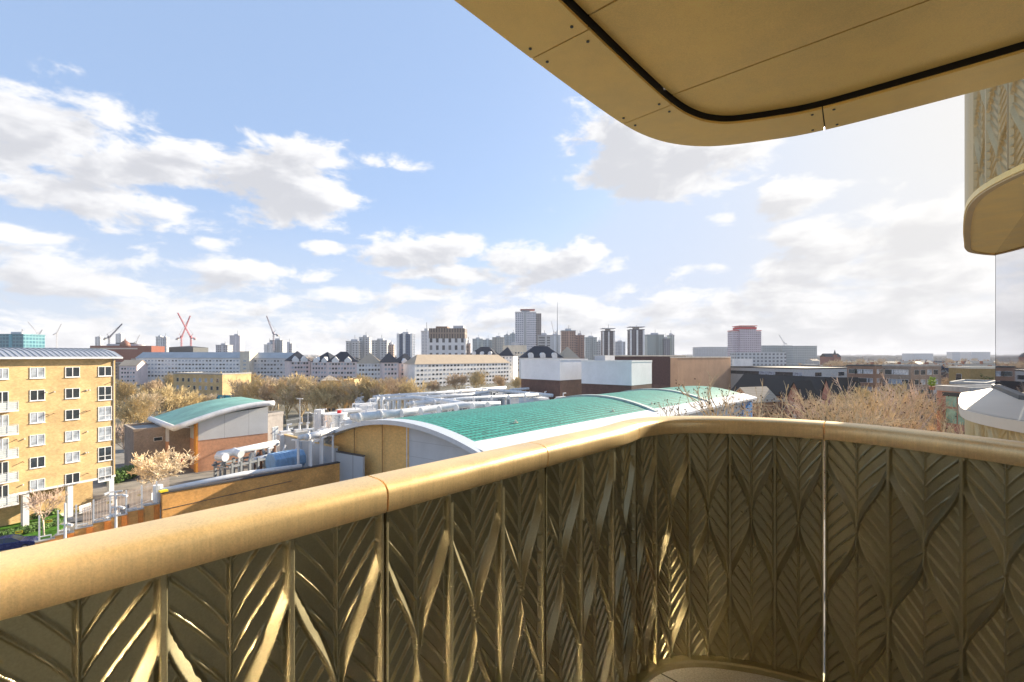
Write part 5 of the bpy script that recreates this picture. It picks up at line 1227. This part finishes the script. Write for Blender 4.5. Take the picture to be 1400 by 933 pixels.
row = [(172, 118, .8), (196, 128, .86), (217, 140, .9), (240, 150, .78), (262, 152, .72), (285, 158, .65), (178, 160, .95), (208, 185, .9), (316, 205, .98), (338, 175, .98), (352, 165, .96), (372, 158, 1.0), (392, 155, 1.0), (412, 152, 1.02), (430, 148, .96), (452, 150, .84), (470, 150, .98), (492, 150, 1.02), (512, 150, 1.08), (533, 152, 1.05), (552, 156, .96), (380, 190, 1.0), (420, 185, 1.02), (460, 190, 1), (500, 185, 1.0), (540, 190, 1.0), (345, 215, 1.0), (265, 230, .9), (230, 240, .9), (300, 240, .9)]
r = random.Random(4)
for i, (px, Y, s) in enumerate(row):
    x, y = XY(px, Y); plant_tree(['plane_a', 'plane_b', 'plane_a', 'plane_c'][i % 4], 'bare plane tree with dense yellow brown twigs in the row beyond the halls', x, y, s*1.15, r.uniform(0, 6), gp, sz=s*1.1)
for i, (px, Y, s) in enumerate(((628, 240, 1.05), (648, 245, 1.1), (682, 250, .95), (708, 255, .8), (590, 230, .8))):
    x, y = XY(px, Y); plant_tree(['plane_c', 'plane_a'][i % 2], 'tall bare tree standing before the long beige slab block', x, y, s, i, 'bare trees before the beige slab block')
big = [('big_a', 1212, 40, .94, 0.3, 'large bare plane tree with seed balls just beyond the railing, fullest crown'), ('big_c', 1095, 43, .98, 1.2, 'bare plane tree with seed balls before the pink house end'), ('big_c', 985, 48, 1.02, 2.2, 'thin bare tree whose twigs cross the tip of the green roof'),
       ('big_a', 1262, 48, .90, 3.0, 'bare plane tree before the pink brick building with green windows'), ('big_b', 1176, 50, .98, 4.1, 'bare plane tree between the fullest crown and the terrace'), ('big_b', 1240, 36, .80, 5.0, 'lower bare tree whose crown just clears the railing')]
for (k, px, Y, s, ro, lab) in big:
    x, y = XY(px, Y); plant_tree(k, lab, x, y, s, ro)
for i, (px, Y, s) in enumerate(((1160, 118, 1.0), (1176, 125, .9), (1192, 115, 1.05), (1212, 120, .95), (1228, 128, 1.1), (1244, 118, .9))):
    x, y = XY(px, Y); plant_tree(['plane_a', 'plane_b'][i % 2], 'bare tree in front of the two blocks of flats', x, y, s, i*1.3, 'bare trees in front of the brown and grey flats')
for i, (px, Y, s) in enumerate(((1258, 175, 1.0), (1272, 160, 1.08), (1286, 172, 1.05), (1264, 200, 1.1), (1246, 195, .9))):
    x, y = XY(px, Y); plant_tree('plane_c', 'tall brown bare tree left of the yellow brown block', x, y, s*1.1, i*1.3, 'brown bare trees by the yellow brown block')
hedge('round olive evergreen tree crown right of the yellow brown block', XY(1342, 118), XY(1354, 118), 4, 16.5, 12, mat('olive_leaf', (.10, .10, .02), .8, var=.4, vscale=1), 2600, .3)
for i in range(150):
    if i < 85: px = r.uniform(1120, 1385); Y = r.choice((r.uniform(190, 420), r.uniform(300, 1200)))
    else: px = r.uniform(20, 1110); Y = r.uniform(420, 1400)
    x, y = XY(px, Y); plant_tree(['far_a', 'far_b'][i % 2], 'far bare tree among the rooftops of the district', x, y, r.uniform(1.0, 1.4) if px > 1100 else r.uniform(.7, 1.15), r.uniform(0, 6), 'far bare trees of the district')
b = MB(); r = random.Random(77)                             # wooded, built-up skyline too far to count
pr = [(-9000+i*60, r.uniform(0, 1)) for i in range(301)]
for band_, (Yb, hh) in enumerate(((1900, 17), (2700, 22), (4200, 30), (7000, 46))):
    n = 260; W2 = Yb*1.25
    for i in range(n):
        x0 = -W2+2*W2*i/n; h = hh*r.uniform(.55, 1.0); b.box(x0, Yb+r.uniform(0, 200), 0, x0+2*W2/n*r.uniform(.5, 1.1), Yb+r.uniform(210, 320), h)
struct(b.build('distant_city', mat('distant_mix', (.24, .20, .17), .9, var=.4, vscale=.01)), 'stuff')

# ================================================================== HAZE
hz = MB().box(-9500, -900, -1, 9500, 14500, 128)
hm = bpy.data.materials.new('haze_air'); hm.use_nodes = True; N = NT(hm.node_tree); N.n.clear()
pv = N.node('ShaderNodeVolumePrincipled'); pv.inputs['Color'].default_value = (.82, .86, .95, 1); pv.inputs['Density'].default_value = .00011; pv.inputs['Anisotropy'].default_value = 0
oo = N.node('ShaderNodeOutputMaterial'); N.l.new(pv.outputs[0], oo.inputs['Volume'])
struct(hz.build('haze', hm), 'stuff')
